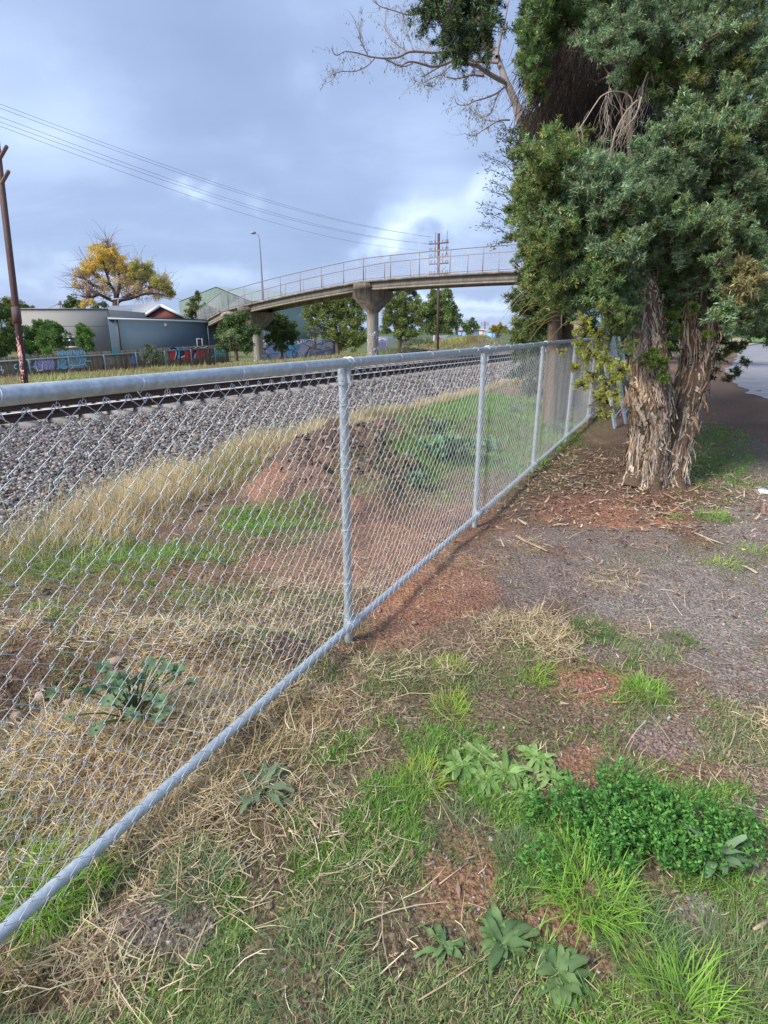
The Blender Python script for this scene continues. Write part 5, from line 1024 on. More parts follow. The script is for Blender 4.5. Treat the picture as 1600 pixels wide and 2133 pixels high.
def blue_building():
    A = U(230, 690, 41.5); B = U(447, 690, 45); zt = U(230, 665, 41.5)[2]; zr = U(446, 672, 45)[2]
    root = empty('blue_building', [A[0], A[1], -1.6], 'dark blue grey single storey building with a pale gutter and a small white framed window', 'building')
    d = unit((B - A) * [1, 1, 0]); n = np.array([-d[1], d[0], 0]); ax = np.array([d, n, [0, 0, 1]]); m = MB()
    Lb = np.linalg.norm((B - A)[:2]); D = 6.0; c = (A + B) / 2 * [1, 1, 0]
    # four walls: no overlap
    v = lambda p, z: np.array([p[0], p[1], z]); 
    f0, f1, b0, b1 = A, B, A + n * D, B + n * D
    m.add([v(f0, -1.6), v(f1, -1.6), v(b1, -1.6), v(b0, -1.6), v(f0, zt), v(f1, zr), v(b1, zr), v(b0, zt)], [[0, 1, 5, 4], [1, 2, 6, 5], [2, 3, 7, 6], [3, 0, 4, 7], [4, 5, 6, 7], [3, 2, 1, 0]])
    wl = m.build('wall', mat('blue_cladding', (.095, .135, .175), rough=.95, namp=.03, nscale=.9, spec=.05), root)
    m = MB(); sl = math.atan2(zr - zt, Lb); d2 = unit(d * math.cos(sl) + np.array([0, 0, math.sin(sl)])); n_ = n; u2 = np.cross(d2, n_); ax2 = np.array([d2, n_, u2 if u2[2] > 0 else -u2])
    cc = c + [0, 0, (zt + zr) / 2]; m.box(cc + np.array([0, 0, .17]) + n * (D / 2 - .02), (Lb + .16, D + .2, .10), ax2); rf = m.build('roof', mat('dark_roof', (.05, .055, .06), rough=.6, namp=.1), root)
    m = MB(); m.box(cc + np.array([0, 0, .05]) - n * .085, (Lb + .14, .16, .13), ax2); m.build('gutter', mat('pale_gutter', (.50, .56, .58), rough=.5, namp=.05), rf)
    m = MB()
    for p, z in ((A + d * .55, zt), (B - d * .5, zr)): m.box(p * [1, 1, 0] - n * .06 + [0, 0, (z - 1.6) / 2], (.14, .08, z + 1.55), ax)
    m.build('downpipe', mat('downpipe', (.045, .05, .06), rough=.5, namp=.05), root)
    q = U(417, 713, 44.5); q = A + d * float((q - A) @ d); q[2] = U(417, 716, 44.5)[2]; m = MB(); W, H = .40, .75
    for s in (-1, 1): m.box(q + d * s * W / 2 - n * .04, (.08, .06, H + .08), ax)
    m.box(q + [0, 0, H / 2] - n * .04, (W - .08, .058, .08), ax); wf = m.build('window', bpy.data.materials['white_frame'], root); m = MB(); m.box(q - n * .012, (W - .09, .02, H), ax); m.build('pane', bpy.data.materials['dark_glass'], wf)
    m = MB(); q = U(344, 677, 43.3); q = A + d * float((q - A) @ d) - n * .06; q[2] = U(344, 677, 43.3)[2]; m.box(q, (.17, .12, .22), ax); m.build('wall_lamp', bpy.data.materials['white_frame'], root)
blue_building()
def gable_house():
    d = 52; root = empty('gabled_house', [*U(338, 700, d)[:2], -1.6], 'grey roofed house with a red brick gable and white barge boards behind the blue building', 'house')
    apex, l, r_ = U(335, 635, d), U(290, 664, d), U(398, 666, d); back = np.array([-4.5, 7.0, 0]); l2 = l + [0, .0, 0]; m = MB()
    off = np.array([0, .25, 0])
    m.prism([l + off, r_ + off, apex + off - [0, 0, .12]], [0, .3, 0]); z0 = l[2]
    m.prism([np.array([l[0] + .3, l[1] + .3, -1.6]), np.array([r_[0] - .3, r_[1] + .3, -1.6]), np.array([r_[0] - .3, r_[1] + .3, z0 - .05]), np.array([l[0] + .3, l[1] + .3, z0 - .05])], [0, .3, 0])
    m.build('brick_gable', mat('red_brick', (.22, .07, .055), rough=.9, namp=.25, nscale=6, bump=.3), root)
    m = MB(); t = np.array([0, 0, .14]); bk = np.array([-7.5, 6.0, 0])
    m.add([l - t * 0, apex, apex + bk, l + bk, l + t, apex + t, apex + bk + t, l + bk + t], [[0, 1, 2, 3], [4, 7, 6, 5], [0, 4, 5, 1], [2, 6, 7, 3], [0, 3, 7, 4]]); m.add([r_, apex + [0, .01, 0], apex + bk + [0, .01, 0], r_ + bk * [0.2, 1, 1], r_ + t, apex + t + [0, .01, 0], apex + bk + t + [0, .01, 0], r_ + bk * [0.2, 1, 1] + t], [[0, 3, 2, 1], [4, 5, 6, 7], [0, 1, 5, 4]])
    # side roof face reaching left over the wing
    a, b, c, e = U(232, 642, d), U(330, 634, d), U(290, 664, d), U(228, 664, d)
    m.add([a + [0, 2.5, 0], b + [0, 2.5, 0], c + [0, .4, 0], e + [0, .4, 0]], [[0, 1, 2, 3]])
    m.build('roof', mat('grey_iron_roof', (.19, .21, .25), rough=.5, namp=.08, nscale=1.5), root)
    m = MB()
    for p, q in ((l, apex), (r_, apex)):
        u = unit(q - p); w_ = np.cross(u, [0, 1, 0]); w_ = w_ if w_[2] > 0 else -w_; m.box((p + q) / 2 - np.array([0, .06, 0]) + w_ * -.02, (np.linalg.norm(q - p), .06, .26), np.array([u, [0, 1, 0], w_]))
    m.build('barge_board', mat('white_board', (.66, .70, .76), rough=.5, namp=.04), root)
    m = MB(); m.tube([U(232, 623.5, d), U(256, 622, d)], .05, 5); m.tube([U(246, 622, d), U(246, 640, d)], .035, 5); m.build('roof_aerial', mat('aerial', (.5, .48, .45), rough=.5, namp=.05), root)
gable_house()
def warehouse():
    d = 85; root = empty('green_warehouse', [*U(500, 700, d)[:2], -1.6], 'big pale green corrugated warehouse with a gabled roof behind the bridge ramp', 'warehouse')
    A, P_, B = U(372, 630, d), U(450, 599, d), U(520, 628, d); m = MB(); wz = -1.6
    a0 = np.array([A[0], A[1], wz]); b0 = np.array([B[0], B[1], wz]); bk = U(650, 632, 118) - B
    m.prism([a0, b0, B, P_, A], [0, .3, 0]); side = [B + [0.01, .31, 0], b0 + [.01, .31, 0], np.array([0, 0, 0])]
    e = U(648, 634, 100); e0 = np.array([e[0], e[1], wz]); B2 = B + [.02, .02, 0]; b2 = b0 + [.02, .02, 0]
    m.add([b2, e0, [e[0], e[1], e[2]], B2, b2 + [0, .3, 0], e0 + [0, .3, 0], e + [0, .3, 0], B2 + [0, .3, 0]], [[0, 1, 2, 3], [4, 7, 6, 5], [0, 4, 5, 1], [3, 2, 6, 7]])
    wm = corr('green_cladding', (.20, .28, .235)); m.build('wall', wm, root)
    m = MB(); far = e - B; T = np.array([0, 0, .12])
    rid = P_ + far * 1.0; m.add([A + T, P_ + T, rid + T, A + far + T], [[0, 1, 2, 3]]); m.add([P_ + T + [0, 0, .01], B + T + [0, 0, .01], B + far + T, rid + T + [0, 0, .01]], [[0, 1, 2, 3]])
    m.build('roof', mat('warehouse_roof', (.36, .45, .42), rough=.6, namp=.06, nscale=.5), root)
def corr(name, col):
    m = mat(name, col, rough=.7, namp=.06, nscale=.6); t = m.node_tree; n = t.nodes; w_ = n.new('ShaderNodeTexWave'); w_.inputs['Scale'].default_value = 1.6; tc = n.new('ShaderNodeTexCoord'); t.links.new(tc.outputs['Object'], w_.inputs[0]); b = n.new('ShaderNodeBump'); b.inputs['Distance'].default_value = .12; b.inputs['Strength'].default_value = .6; t.links.new(w_.outputs[0], b.inputs['Height']); t.links.new(b.outputs[0], n['Principled BSDF'].inputs['Normal']); return m
warehouse()
# ------------------------------------------------------------------ paling fence with graffiti
def scrawl(mb, O, d, up, n, pts, w_, col, closed=False):
    p = np.array(pts, float); t = np.linspace(0, 1, len(p)); tt = np.linspace(0, 1, len(p) * 4); q = np.stack([np.interp(tt, t, p[:, i]) for i in (0, 1)], 1)
    for _ in range(2): q[1:-1] = (q[:-2] + 2 * q[1:-1] + q[2:]) / 4
    P = O + d * q[:, :1] + up * q[:, 1:]; tg = np.gradient(q, axis=0); tg /= np.linalg.norm(tg, axis=1)[:, None] + 1e-9; s = (-tg[:, 1:] * d + tg[:, :1] * up) * w_ / 2
    v = np.stack([P - s - n * .0, P + s], 1).reshape(-1, 3); k = np.arange(len(P) - 1)[:, None] * 2; mb.add(v, k + [0, 1, 3, 2], col=col)
def blob(mb, O, d, up, pts, col):
    p = np.array(pts, float); c = p.mean(0); V = [O + d * c[0] + up * c[1]] + [O + d * a + up * b for a, b in p]; n = len(p)
    mb.add(V, None, [[0, 1 + i, 1 + (i + 1) % n] for i in range(n)], col)
def paling():
    px = [(-60, 752, 29.5), (475, 719.5, 44.5)]; A, B = U(*px[0]), U(*px[1]); zt0, zt1 = A[2], B[2]; up = np.array([0, 0, 1.])
    root = empty('paling_fence', [A[0], A[1], -1.6], 'weathered timber paling fence with galvanised posts and graffiti beyond the tracks', 'fence')
    d = unit((B - A) * [1, 1, 0]); n = np.array([d[1], -d[0], 0]); L = np.linalg.norm((B - A)[:2]); ax = np.array([d, n, up]); m = MB(); k = 0.0
    ztop = lambda s: zt0 + (zt1 - zt0) * s / L + .10
    while k < L:
        w_ = .098; z = ztop(k) + random.uniform(-.02, .02); c = A * [1, 1, 0] + d * (k + .05); zb = -1.5; m.box(c + [0, 0, (z + zb) / 2] + n * random.uniform(-.006, .006), (w_, .018, z - zb), ax, col=np.array([.20, .165, .12]) * random.uniform(.65, 1.25)); k += .103
    m.build('palings', M['bark_board'], root)
    m = MB(); a, b = A * [1, 1, 0] + n * .06, A * [1, 1, 0] + d * L + n * .06; z0, z1 = ztop(0) - .22, ztop(L) - .22; pp = [a + [0, 0, z0 - .05], b + [0, 0, z1 - .05], b + [0, 0, z1 + .05], a + [0, 0, z0 + .05]]; m.prism(pp, n * .04); m.build('rail', M['galv_dull'], root)
    s = .5
    while s < L:
        m = MB(); c = A * [1, 1, 0] + d * s + n * .14; z = ztop(s) - .2; m.box(c + [0, 0, (z - 1.5) / 2], (.09, .07, z + 1.5), ax); m.build('post', M['galv_dull'], root); s += 2.35
    def S(px_, py_): # pixel to fence plane coordinates
        r = ray(px_, py_); O = np.array([0, 0, CH]); nn = n; t = ((A - O) @ nn) / (r @ nn); q = O + r * t; return float((q - A) @ d), float(q[2])
    O = A * [1, 1, 0] + n * .022; g = MB(); cy, lb, pu, wh, tl = (.20, .62, .85), (.42, .64, .88), (.46, .40, .72), (.78, .82, .90), (.10, .42, .38)
    r = random.Random(5)
    def sc(pp, w_, col): scrawl(g, O, d, up, n, [S(*q) for q in pp], w_, col)
    # background tints
    for (x0, y0, x1, y1), c in [((52, 752, 72, 771), (.07, .13, .13)), ((70, 748, 115, 770), (.26, .22, .36)), ((118, 738, 178, 766), (.20, .30, .36)), ((28, 752, 52, 774), (.07, .12, .11)), ((272, 738, 288, 757), (.16, .25, .42)), ((206, 744, 240, 760), (.24, .20, .16))]:
        q = [S(x0 + 3, y0), S((x0 + x1) / 2, y0 - 2), S(x1 - 3, y0 - 1), S(x1, (y0 + y1) / 2), S(x1 - 4, y1), S((x0 + x1) / 2, y1 + 1), S(x0 + 2, y1), S(x0, (y0 + y1) / 2)]; blob(g, O - n * .006, d, up, q, c)
    sc([(72, 768), (74, 750), (80, 748), (84, 756), (80, 765)], .10, pu); sc([(86, 768), (86, 750), (92, 750), (94, 768)], .10, pu); sc([(78, 757), (112, 755)], .08, lb); sc([(88, 750), (88, 772), (80, 771)], .07, wh); sc([(98, 768), (97, 752), (104, 752), (104, 768)], .12, pu); sc([(108, 748), (110, 768)], .10, pu); sc([(94, 752), (98, 762), (96, 770)], .05, wh)
    sc([(56, 752), (64, 750), (60, 760), (66, 766), (74, 760), (78, 774)], .06, wh); sc([(54, 766), (70, 764)], .05, tl); sc([(34, 758), (29, 762), (31, 768), (35, 768)], .05, wh); sc([(0, 762), (4, 766), (0, 772), (8, 770), (4, 778)], .05, wh)
    sc([(120, 742), (122, 768), (118, 768)], .06, cy); sc([(126, 750), (134, 748), (136, 756), (128, 760), (126, 766), (134, 768), (142, 764)], .07, cy); sc([(140, 740), (141, 752), (132, 750)], .06, lb); sc([(146, 742), (150, 758), (158, 760)], .06, cy); sc([(158, 748), (162, 744), (168, 748), (164, 762)], .06, cy); sc([(170, 744), (178, 752), (186, 752), (190, 752)], .06, cy); sc([(130, 764), (150, 762), (160, 762), (176, 758)], .05, lb); sc([(143, 762), (148, 768), (153, 764), (148, 759), (143, 763)], .05, wh); sc([(180, 740), (176, 756), (180, 764)], .06, cy)
    for k in range(16): x = 119 + 3.7 * k; sc([(x, 733 - .02 * x + r.uniform(-1, 1)), (x + r.uniform(-2, 3), 740)], .07, cy if k % 3 else lb)
    q = [S(231, 730), S(245, 730), S(245, 735), S(231, 735.5)]; blob(g, O + n * .09, d, up, q, (.02, .42, .50)); sc([(50, 741), (56, 738), (60, 741)], .1, (.15, .3, .45)); sc([(275, 742), (280, 756), (286, 740)], .06, (.2, .35, .6)); sc([(215, 748), (230, 746), (232, 756)], .04, (.4, .38, .4))
    # red and blue piece
    red, drd, sky, nv, wt, pk = (.60, .06, .06), (.36, .08, .06), (.08, .55, .90), (.015, .015, .06), (.85, .85, .90), (.70, .32, .35)
    P2 = lambda L_: [S(340 + a / 10, 690 + b / 10) for a, b in L_]
    bl = lambda L_, c, k: blob(g, O + n * (.004 * k - .006), d, up, P2(L_), c); sl = lambda L_, w_, c, k: scrawl(g, O + n * (.004 * k), d, up, n, P2(L_), w_, c)
    bl([(0, 420), (90, 400), (110, 600), (0, 640)], (.20, .34, .24), 1)
    bl([(120, 420), (180, 370), (250, 390), (270, 450), (250, 580), (180, 600), (120, 540)], red, 1); sl([(130, 400), (190, 365), (250, 385), (270, 430), (262, 500), (235, 590)], .10, wt, 2); sl([(150, 375), (210, 345), (280, 380), (300, 440), (280, 520), (250, 590)], .13, nv, 3)
    bl([(230, 330), (330, 330), (340, 420), (350, 560), (290, 570), (300, 430)], sky, 4); bl([(390, 340), (460, 330), (480, 400), (430, 410)], sky, 5); sl([(350, 590), (360, 420), (400, 380), (420, 440), (400, 560)], .12, nv, 6); bl([(355, 380), (400, 370), (395, 430), (365, 440)], red, 7); bl([(360, 540), (440, 510), (440, 600), (370, 600)], red, 7); sl([(360, 545), (440, 510)], .08, wt, 8)
    bl([(445, 420), (540, 380), (600, 370), (630, 420), (600, 580), (450, 600)], drd, 3); bl([(460, 440), (560, 400), (570, 470), (500, 580), (460, 580)], red, 4); sl([(540, 385), (600, 350), (650, 370), (620, 470), (600, 560)], .09, nv, 5); bl([(620, 500), (660, 440), (680, 500), (670, 560), (620, 570)], sky, 6); sl([(610, 560), (620, 480), (670, 400), (700, 360), (740, 360)], .11, nv, 7); bl([(680, 390), (730, 370), (750, 560), (690, 590), (680, 500)], red, 6); sl([(640, 360), (700, 320), (760, 340), (840, 345), (900, 320), (960, 350)], .08, wt, 8); sl([(650, 380), (710, 340), (760, 355), (850, 365), (930, 335), (965, 380), (960, 480)], .11, nv, 9)
    bl([(755, 380), (850, 390), (860, 540), (770, 560)], drd, 5); sl([(800, 540), (780, 450), (820, 400), (860, 470), (850, 540)], .09, (.25, .16, .12), 6); bl([(880, 370), (940, 360), (950, 470), (900, 490)], red, 7); sl([(870, 360), (930, 350), (945, 460)], .05, pk, 8)
    bl([(970, 370), (1300, 360), (1310, 520), (1000, 560)], (.10, .27, .23), 1); sl([(980, 560), (1010, 440), (1060, 430), (1060, 520), (1090, 420), (1150, 400), (1140, 460)], .08, (.04, .12, .18), 2); sl([(1000, 540), (1060, 500), (1120, 380), (1140, 450), (1100, 480)], .07, (.32, .6, .52), 3); sl([(1160, 400), (1170, 470), (1220, 480), (1200, 400), (1280, 390), (1240, 440), (1270, 500)], .07, (.32, .6, .52), 3); sl([(1180, 400), (1230, 460), (1290, 440)], .05, (.04, .12, .18), 4)
    g.build('graffiti', M['attr_flat'], root)
M['bark_board'] = mat('weathered_timber', attr=True, rough=.95, namp=.25, nscale=4, stretch=(1, 1, .15)); M['galv_dull'] = mat('dull_galvanised', (.30, .34, .36), rough=.6, metal=.3, namp=.12, nscale=5)
paling()
def gwall(name, label, p0, p1, d0, d1, thick, base, specs, seed, ncurves, tones):
    A, B = U(*p0, d0), U(*p1, d1); zt = (A[2] + B[2]) / 2; root = empty(name, [A[0], A[1], -1.5], label, 'wall', 'graffitied walls beyond the bridge'); m = MB(); d, n = wallbox(m, A, B, -1.7, zt, .15); m.build('wall', mat(name + '_paint', base, rough=.8, namp=.06), root)
    n = -n; r = random.Random(seed); L = np.linalg.norm((B - A)[:2]); O = A * [1, 1, 0] + n * .006; g = MB(); up = np.array([0, 0, 1.]); zb = zt - 1.7
    for a, w_, c in specs: blob(g, O, d, up, [(L * a + w_ * math.cos(t) * (1 + .2 * math.sin(3 * t)), zb + .9 + .62 * math.sin(t)) for t in np.linspace(0, 6.1, 12)], c)
    for k in range(ncurves):
        x, y = r.uniform(.2, L - .4), r.uniform(zb + .3, zt - .3); pts = []
        a = r.uniform(0, 6.28); tu = r.uniform(-1.2, 1.2)
        for i in range(7): pts.append((min(max(x, .05), L - .05), min(max(y, zb), zt - .06))); a += tu * r.uniform(.2, 1.3); x += .28 * math.cos(a); y += .2 * math.sin(a)
        scrawl(g, O + n * (.004 + .001 * k), d, up, n, pts, r.choice([.05, .08, .11]), r.choice(tones))
    g.build('graffiti', M['attr_flat'], root)
gwall('graffiti_wall', 'long pale wall painted with grey and blue graffiti lettering between the two bridge piers', (536, 711), (698, 703), 46, 50, .15, (.40, .42, .52), [(.40, .9, (.12, .46, .72)), (.2, .7, (.30, .38, .6)), (.62, 1.0, (.45, .45, .50)), (.88, .6, (.42, .45, .50))], 3, 46, [(.16, .15, .20), (.2, .2, .3), (.55, .56, .62), (.10, .10, .13), (.35, .36, .5)])
gwall('graffiti_wall', 'short lilac painted wall section right behind the middle bridge pier', (782, 701), (822, 702), 48, 49, .15, (.48, .46, .62), [(.35, .4, (.44, .38, .62)), (.8, .35, (.50, .56, .36))], 5, 10, [(.62, .60, .75), (.45, .5, .35), (.5, .42, .66)])
gwall('graffiti_wall', 'far wall with purple and blue letters behind the second telegraph pole', (905, 699), (962, 697), 66, 72, .15, (.46, .46, .54), [(.15, .7, (.48, .36, .60)), (.5, .6, (.36, .50, .62))], 8, 16, [(.14, .24, .36), (.2, .4, .6), (.4, .35, .55)])
def containers():
    for (x0, x1, y0, y1, dd, col, lab, strip) in [(952, 998, 689, 699, 100, (.16, .36, .68), 'bright blue panelled trackside cabin with an orange roof edge far along the railway', (.62, .28, .16)), (998, 1036, 688, 702, 112, (.50, .40, .38), 'pale pink brown low building far along the railway', (.62, .58, .50)), (1016, 1040, 691, 700, 99, (.20, .45, .78), 'smaller blue panelled cabin beside the pale distant building', (.62, .58, .50))]:
        A, B = U(x0, y0, dd), U(x1, y0, dd); root = empty('trackside_cabin', [A[0], A[1], -1.5], lab, 'cabin'); m = MB(); d, n = wallbox(m, A, B, -1.5, A[2], 3.0); m.build('wall', mat('cabin_paint', col, rough=.5, namp=.1, nscale=.6), root); m = MB(); c = (A + B) / 2; m.box(c + n * 1.5 + [0, 0, .1], (np.linalg.norm(B - A) + .2, 3.2, .2), np.array([d, n, [0, 0, 1]])); m.build('roof', mat('cabin_roof', strip, rough=.6, namp=.1), root)
        m = MB(); k = .8
        while k < np.linalg.norm(B - A): m.box(A + d * k - n * .03 - [0, 0, 1.1], (.08, .06, 2.1), np.array([d, n, [0, 0, 1]])); k += 1.1
        m.build('panel_ribs', mat('cabin_rib', tuple(c_ * .5 for c_ in col), rough=.6, namp=.05), root)
containers()
# ------------------------------------------------------------------ poles, lamp, wires
def pole_obj(label, base, top, r0, r1, arms, armw, mat_, group, insul=True):
    root = empty('telegraph_pole', base, label, 'telegraph pole', group); m = MB(); m.box((base + top) / 2, (r0 * 2, r0 * 1.6, np.linalg.norm(top - base)), frame(top - base)); m.build('pole', mat_, root)
    u = unit(top - base); ar = unit(np.array([TN[0], TN[1], 0]) * 1.0)
    ends = []
    for h in arms:
        c = base + u * h; m = MB(); a = -ar; m.box(c - np.array([0, r0, 0]), (armw, .07, .09), np.array([a, np.cross([0, 0, 1], a), [0, 0, 1]])); am = m.build('crossarm', M['arm'], root); m = MB()
        for s in (-.46, -.36, -.2, .2, .36, .46): m.tube([c + a * s * armw + [0, -r0, .04], c + a * s * armw + [0, -r0, .16], c + a * s * armw + [0, -r0, .22]], [.012, .035, .03], 6)
        m.build('insulators', M['insul'], am); ends.append(c)
    return root, ends, ar
def frame(v):
    u = unit(np.asarray(v, float)); a = unit(np.cross(u, [0, 1, 0])); b = np.cross(u, a); return np.array([a, b, u])
M['arm'] = mat('painted_arm', (.22, .13, .12), rough=.8, namp=.15); M['insul'] = mat('insulator', (.16, .12, .12), rough=.4, namp=.05)
def poles():
    M['pole_rust'] = mat('pole_steel', (.11, .06, .055), rough=.8, namp=.25, nscale=3, stretch=(1, 1, .3))
    g = 'telegraph poles along the railway'
    b = U(52, 803, 17.2); b[2] = float(hgt(b[0], b[1])) - .1; t = U(-18, 205, 17.6)
    root, _, ar = pole_obj('rusty leaning telegraph pole with peeling pink paint near its foot at the left edge', b, t, .075, .06, [], 2.0, M['pole_rust'], g)
    u = unit(t - b)
    for (px, py) in ((-30, 305), (-26, 357)):
        e = U(px + 44, py, 17.0); c = b + u * float((e - b) @ u); dirv = unit(e - c); m = MB(); m.tube([c - dirv * 1.0, e], .055, 8); m.build('crossarm', M['arm'], root)
    m = MB(); fr = frame(u)
    for k in range(90):
        s = random.triangular(.1, 1.75, .9); a = random.uniform(-.06, .06); w_ = random.uniform(.01, .05); h_ = random.uniform(.02, .14); m.box(b + u * s + fr[0] * a * (.9) - np.array([0, .066 + random.uniform(0, .006), 0]), (w_, .008, h_), fr, col=np.array(random.choice([(.62, .26, .24), (.55, .30, .27), (.60, .42, .38), (.22, .12, .10)])))
    m.box(b + u * 1.05 - np.array([0, .068, 0]), (.105, .01, .7), fr, col=np.array([.60, .24, .22])); m.build('peeling_paint', M['attr_flat'], root)
    m = MB(); m.box(b + u * 2.35 + fr[0] * -.0 - [0, .02, 0], (.20, .16, .5), fr); m.build('pole_splice', M['pole_rust'], root)
    d = 41; b2 = U(912, 735, d); b2[2] = -.1; t2 = U(914, 487, d)
    hh = lambda py: U(913, py, d)[2] - b2[2]
    r2, ends, ar = pole_obj('straight brown telegraph pole with five crossarms behind the bridge deck', b2, t2, .09, .07, [hh(y) for y in (495, 510.5, 525, 539.5, 562)], 1.62, M['pole_rust'], g)
    m = MB(); c = np.array([*b2[:2], 0]); a = -ar
    for s in (-.28, .28): m.tube([c + a * s * 1.62 + [0, -.1, U(913, 495, d)[2]], c + a * s * 1.62 + [0, -.1, U(913, 539, d)[2]]], .02, 4)
    for s in (-.3, .3):
        for y in (539.5, 562): m.tube([c + a * s * 1.5 + [0, -.1, U(913, y, d)[2]], c + [0, -.1, U(913, y + 10, d)[2]]], .015, 4)
    m.build('arm_brace', M['arm'], r2)
    d3 = 125; b3 = U(1010, 700, d3); b3[2] = -1; pole_obj('tiny distant telegraph pole above the far cabins', b3, U(1010, 669, d3), .13, .1, [U(1010, 672, d3)[2] + 1, U(1010, 676, d3)[2] + 1], 1.9, M['arm'], g)
    # wires from pole to pole
    Wm = mat('cable', (.10, .09, .11), rough=.6, namp=0)
    for k, (y0, x1, y1, lab) in enumerate([(222, 897, 494, 'topmost overhead wire'), (231, 903, 494, 'overhead wire just under the topmost one'), (249, 898, 509, 'third overhead wire from the top'), (260, 905, 509, 'fourth overhead wire from the top'), (268, 900, 524, 'lowest overhead wire')]):
        a, b_ = U(-60, y0 - 28, 16.5), U(x1, y1, 41); t = np.linspace(0, 1, 40)[:, None]; p = a * (1 - t) + b_ * t; p[:, 2] -= (np.sin(t[:, 0] * math.pi) ** 1) * (.62 + .05 * k)
        m = MB(); m.tube(p, .0055, 5); tag(m.build('overhead_wire', Wm), lab + ' strung from the leaning pole to the far pole', 'wire', 'telegraph wires above the railway')
poles()
def lamp():
    d = 56; b = U(549, 640, d); b[2] = -1.6; root = empty('street_lamp', b, 'tall slightly leaning grey street lamp rising behind the bridge ramp', 'street lamp'); m = MB(); pts = [b, U(546, 590, d), U(542, 530, d), U(540, 500, d), U(537.5, 489, d), U(532, 485, d)]; m.tube(pts, [.14, .11, .09, .07, .06, .055], 8); m.build('pole', mat('lamp_pole', (.28, .30, .36), rough=.6, namp=.05), root); m = MB(); m.tube([U(533, 485.3, d), U(527, 484.5, d), U(522.5, 485.5, d)], [.09, .17, .08], 8); m.build('lamp_head', mat('lamp_head', (.36, .36, .38), rough=.5, namp=.05), root)
lamp()
# ------------------------------------------------------------------ small things
def leaf_blade(mb, p, az, l, w_, rise, droop, col, n=6, lobes=0, wavy=.0):
    h = np.array([math.cos(az), math.sin(az), 0]); s = np.array([-math.sin(az), math.cos(az), 0]); V = []; cur = np.array(p, float); th = rise
    for k in range(n + 1):
        t = k / n; w2 = w_ * (math.sin(math.pi * min(1, t * .86 + .08)) ** .8) * (1 + lobes * (k % 2)) / 2 + .0006; z = wavy * math.sin(t * 12 + az * 3); V += [cur - s * w2 + [0, 0, .25 * w2 + z], cur, cur + s * w2 + [0, 0, .25 * w2 - z]]
        cur = cur + (h * math.cos(th) + np.array([0, 0, 1]) * math.sin(th)) * l / n; th -= droop / n
    q = [];
    for k in range(n): q += [[3 * k, 3 * k + 1, 3 * k + 4, 3 * k + 3], [3 * k + 1, 3 * k + 2, 3 * k + 5, 3 * k + 4]]
    c = np.tile(np.array(col), (len(V), 1)); c[1::3] = c[1::3] * .8 + np.array([.30, .36, .20]) * .2; mb.add(V, q, col=c)
def rosette(px, py, n, l, w_, label, cols, lobes=0, rise=(.1, .8), name='rosette_weed'):
    p = gz(px, py); mb = MB()
    for k in range(n): leaf_blade(mb, p + [random.gauss(0, .006), random.gauss(0, .006), .004], k * 2.4 + random.uniform(-.3, .3), l * random.uniform(.6, 1.1), w_ * random.uniform(.75, 1.2), random.uniform(*rise), random.uniform(.6, 1.3), np.array(random.choice(cols)) * random.uniform(.8, 1.2), 8, lobes, .004)
    o = mb.build(name, M['leaf'], smooth=False); tag(o, label, 'weed', 'broad leaved weeds in the grass')
GW = [(.14, .24, .08), (.18, .29, .10), (.11, .20, .07)]; GW2 = [(.26, .42, .11), (.34, .50, .16), (.20, .36, .09)]
rosette(1045, 1965, 34, .095, .024, 'largest flat rosette weed near the bottom, just right of centre', GW)
rosette(1165, 2035, 34, .085, .022, 'ragged flat weed right beside the largest rosette near the bottom', GW, .25)
rosette(925, 1975, 14, .08, .015, 'small narrow leaved rosette left of the largest one near the bottom', GW)
rosette(545, 1650, 18, .155, .024, 'lobed thistle like rosette just right of the bottom rail of the fence', [(.15, .22, .12), (.19, .26, .15)], .45, (.25, .9))
rosette(1490, 1790, 16, .13, .024, 'tall pale leaved weed at the right edge of the lush green patch', [(.18, .28, .15), (.22, .32, .18)], 0, (.5, 1.2))
rosette(960, 1600, 22, .10, .024, 'broad pale leaves flattened in the grass left of the other broad leaf patch', GW2, 0, (.05, .5)); rosette(1055, 1610, 26, .11, .024, 'biggest broad leaf patch in the grass left of the round bare red patch', GW2, 0, (.05, .5)); rosette(1120, 1580, 20, .10, .022, 'broad leaf patch touching the upper left of the round bare red patch', GW2, 0, (.05, .45)); rosette(1000, 1570, 16, .10, .024, 'few broad leaves above the middle of the broad leaf patches', GW2, 0, (.1, .5))
def tuft(px, py, n, l, label, cols, r=.03, wd=.0042):
    r *= 1.5; wd *= .72; n = int(n * 1.35); p = gz(px, py); mb = MB(); a = rng.uniform(0, 6.283, n); rr = r * np.sqrt(rng.random(n)); P = np.stack([p[0] + rr * np.cos(a), p[1] + rr * np.sin(a), np.full(n, p[2] - .004)], 1)
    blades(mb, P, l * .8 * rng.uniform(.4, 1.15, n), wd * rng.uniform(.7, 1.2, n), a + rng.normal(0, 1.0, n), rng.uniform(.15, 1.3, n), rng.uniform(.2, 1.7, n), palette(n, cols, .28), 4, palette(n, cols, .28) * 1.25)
    tag(mb.build('grass_tuft', M['grass']), label, 'grass tuft', 'distinct grass tufts')
BR = [(.24, .43, .06), (.30, .50, .08), (.19, .36, .05)]; YB = [(.34, .47, .07), (.42, .52, .10), (.27, .42, .06)]; DB = [(.15, .25, .09), (.20, .31, .12), (.26, .35, .16), (.12, .20, .07)]
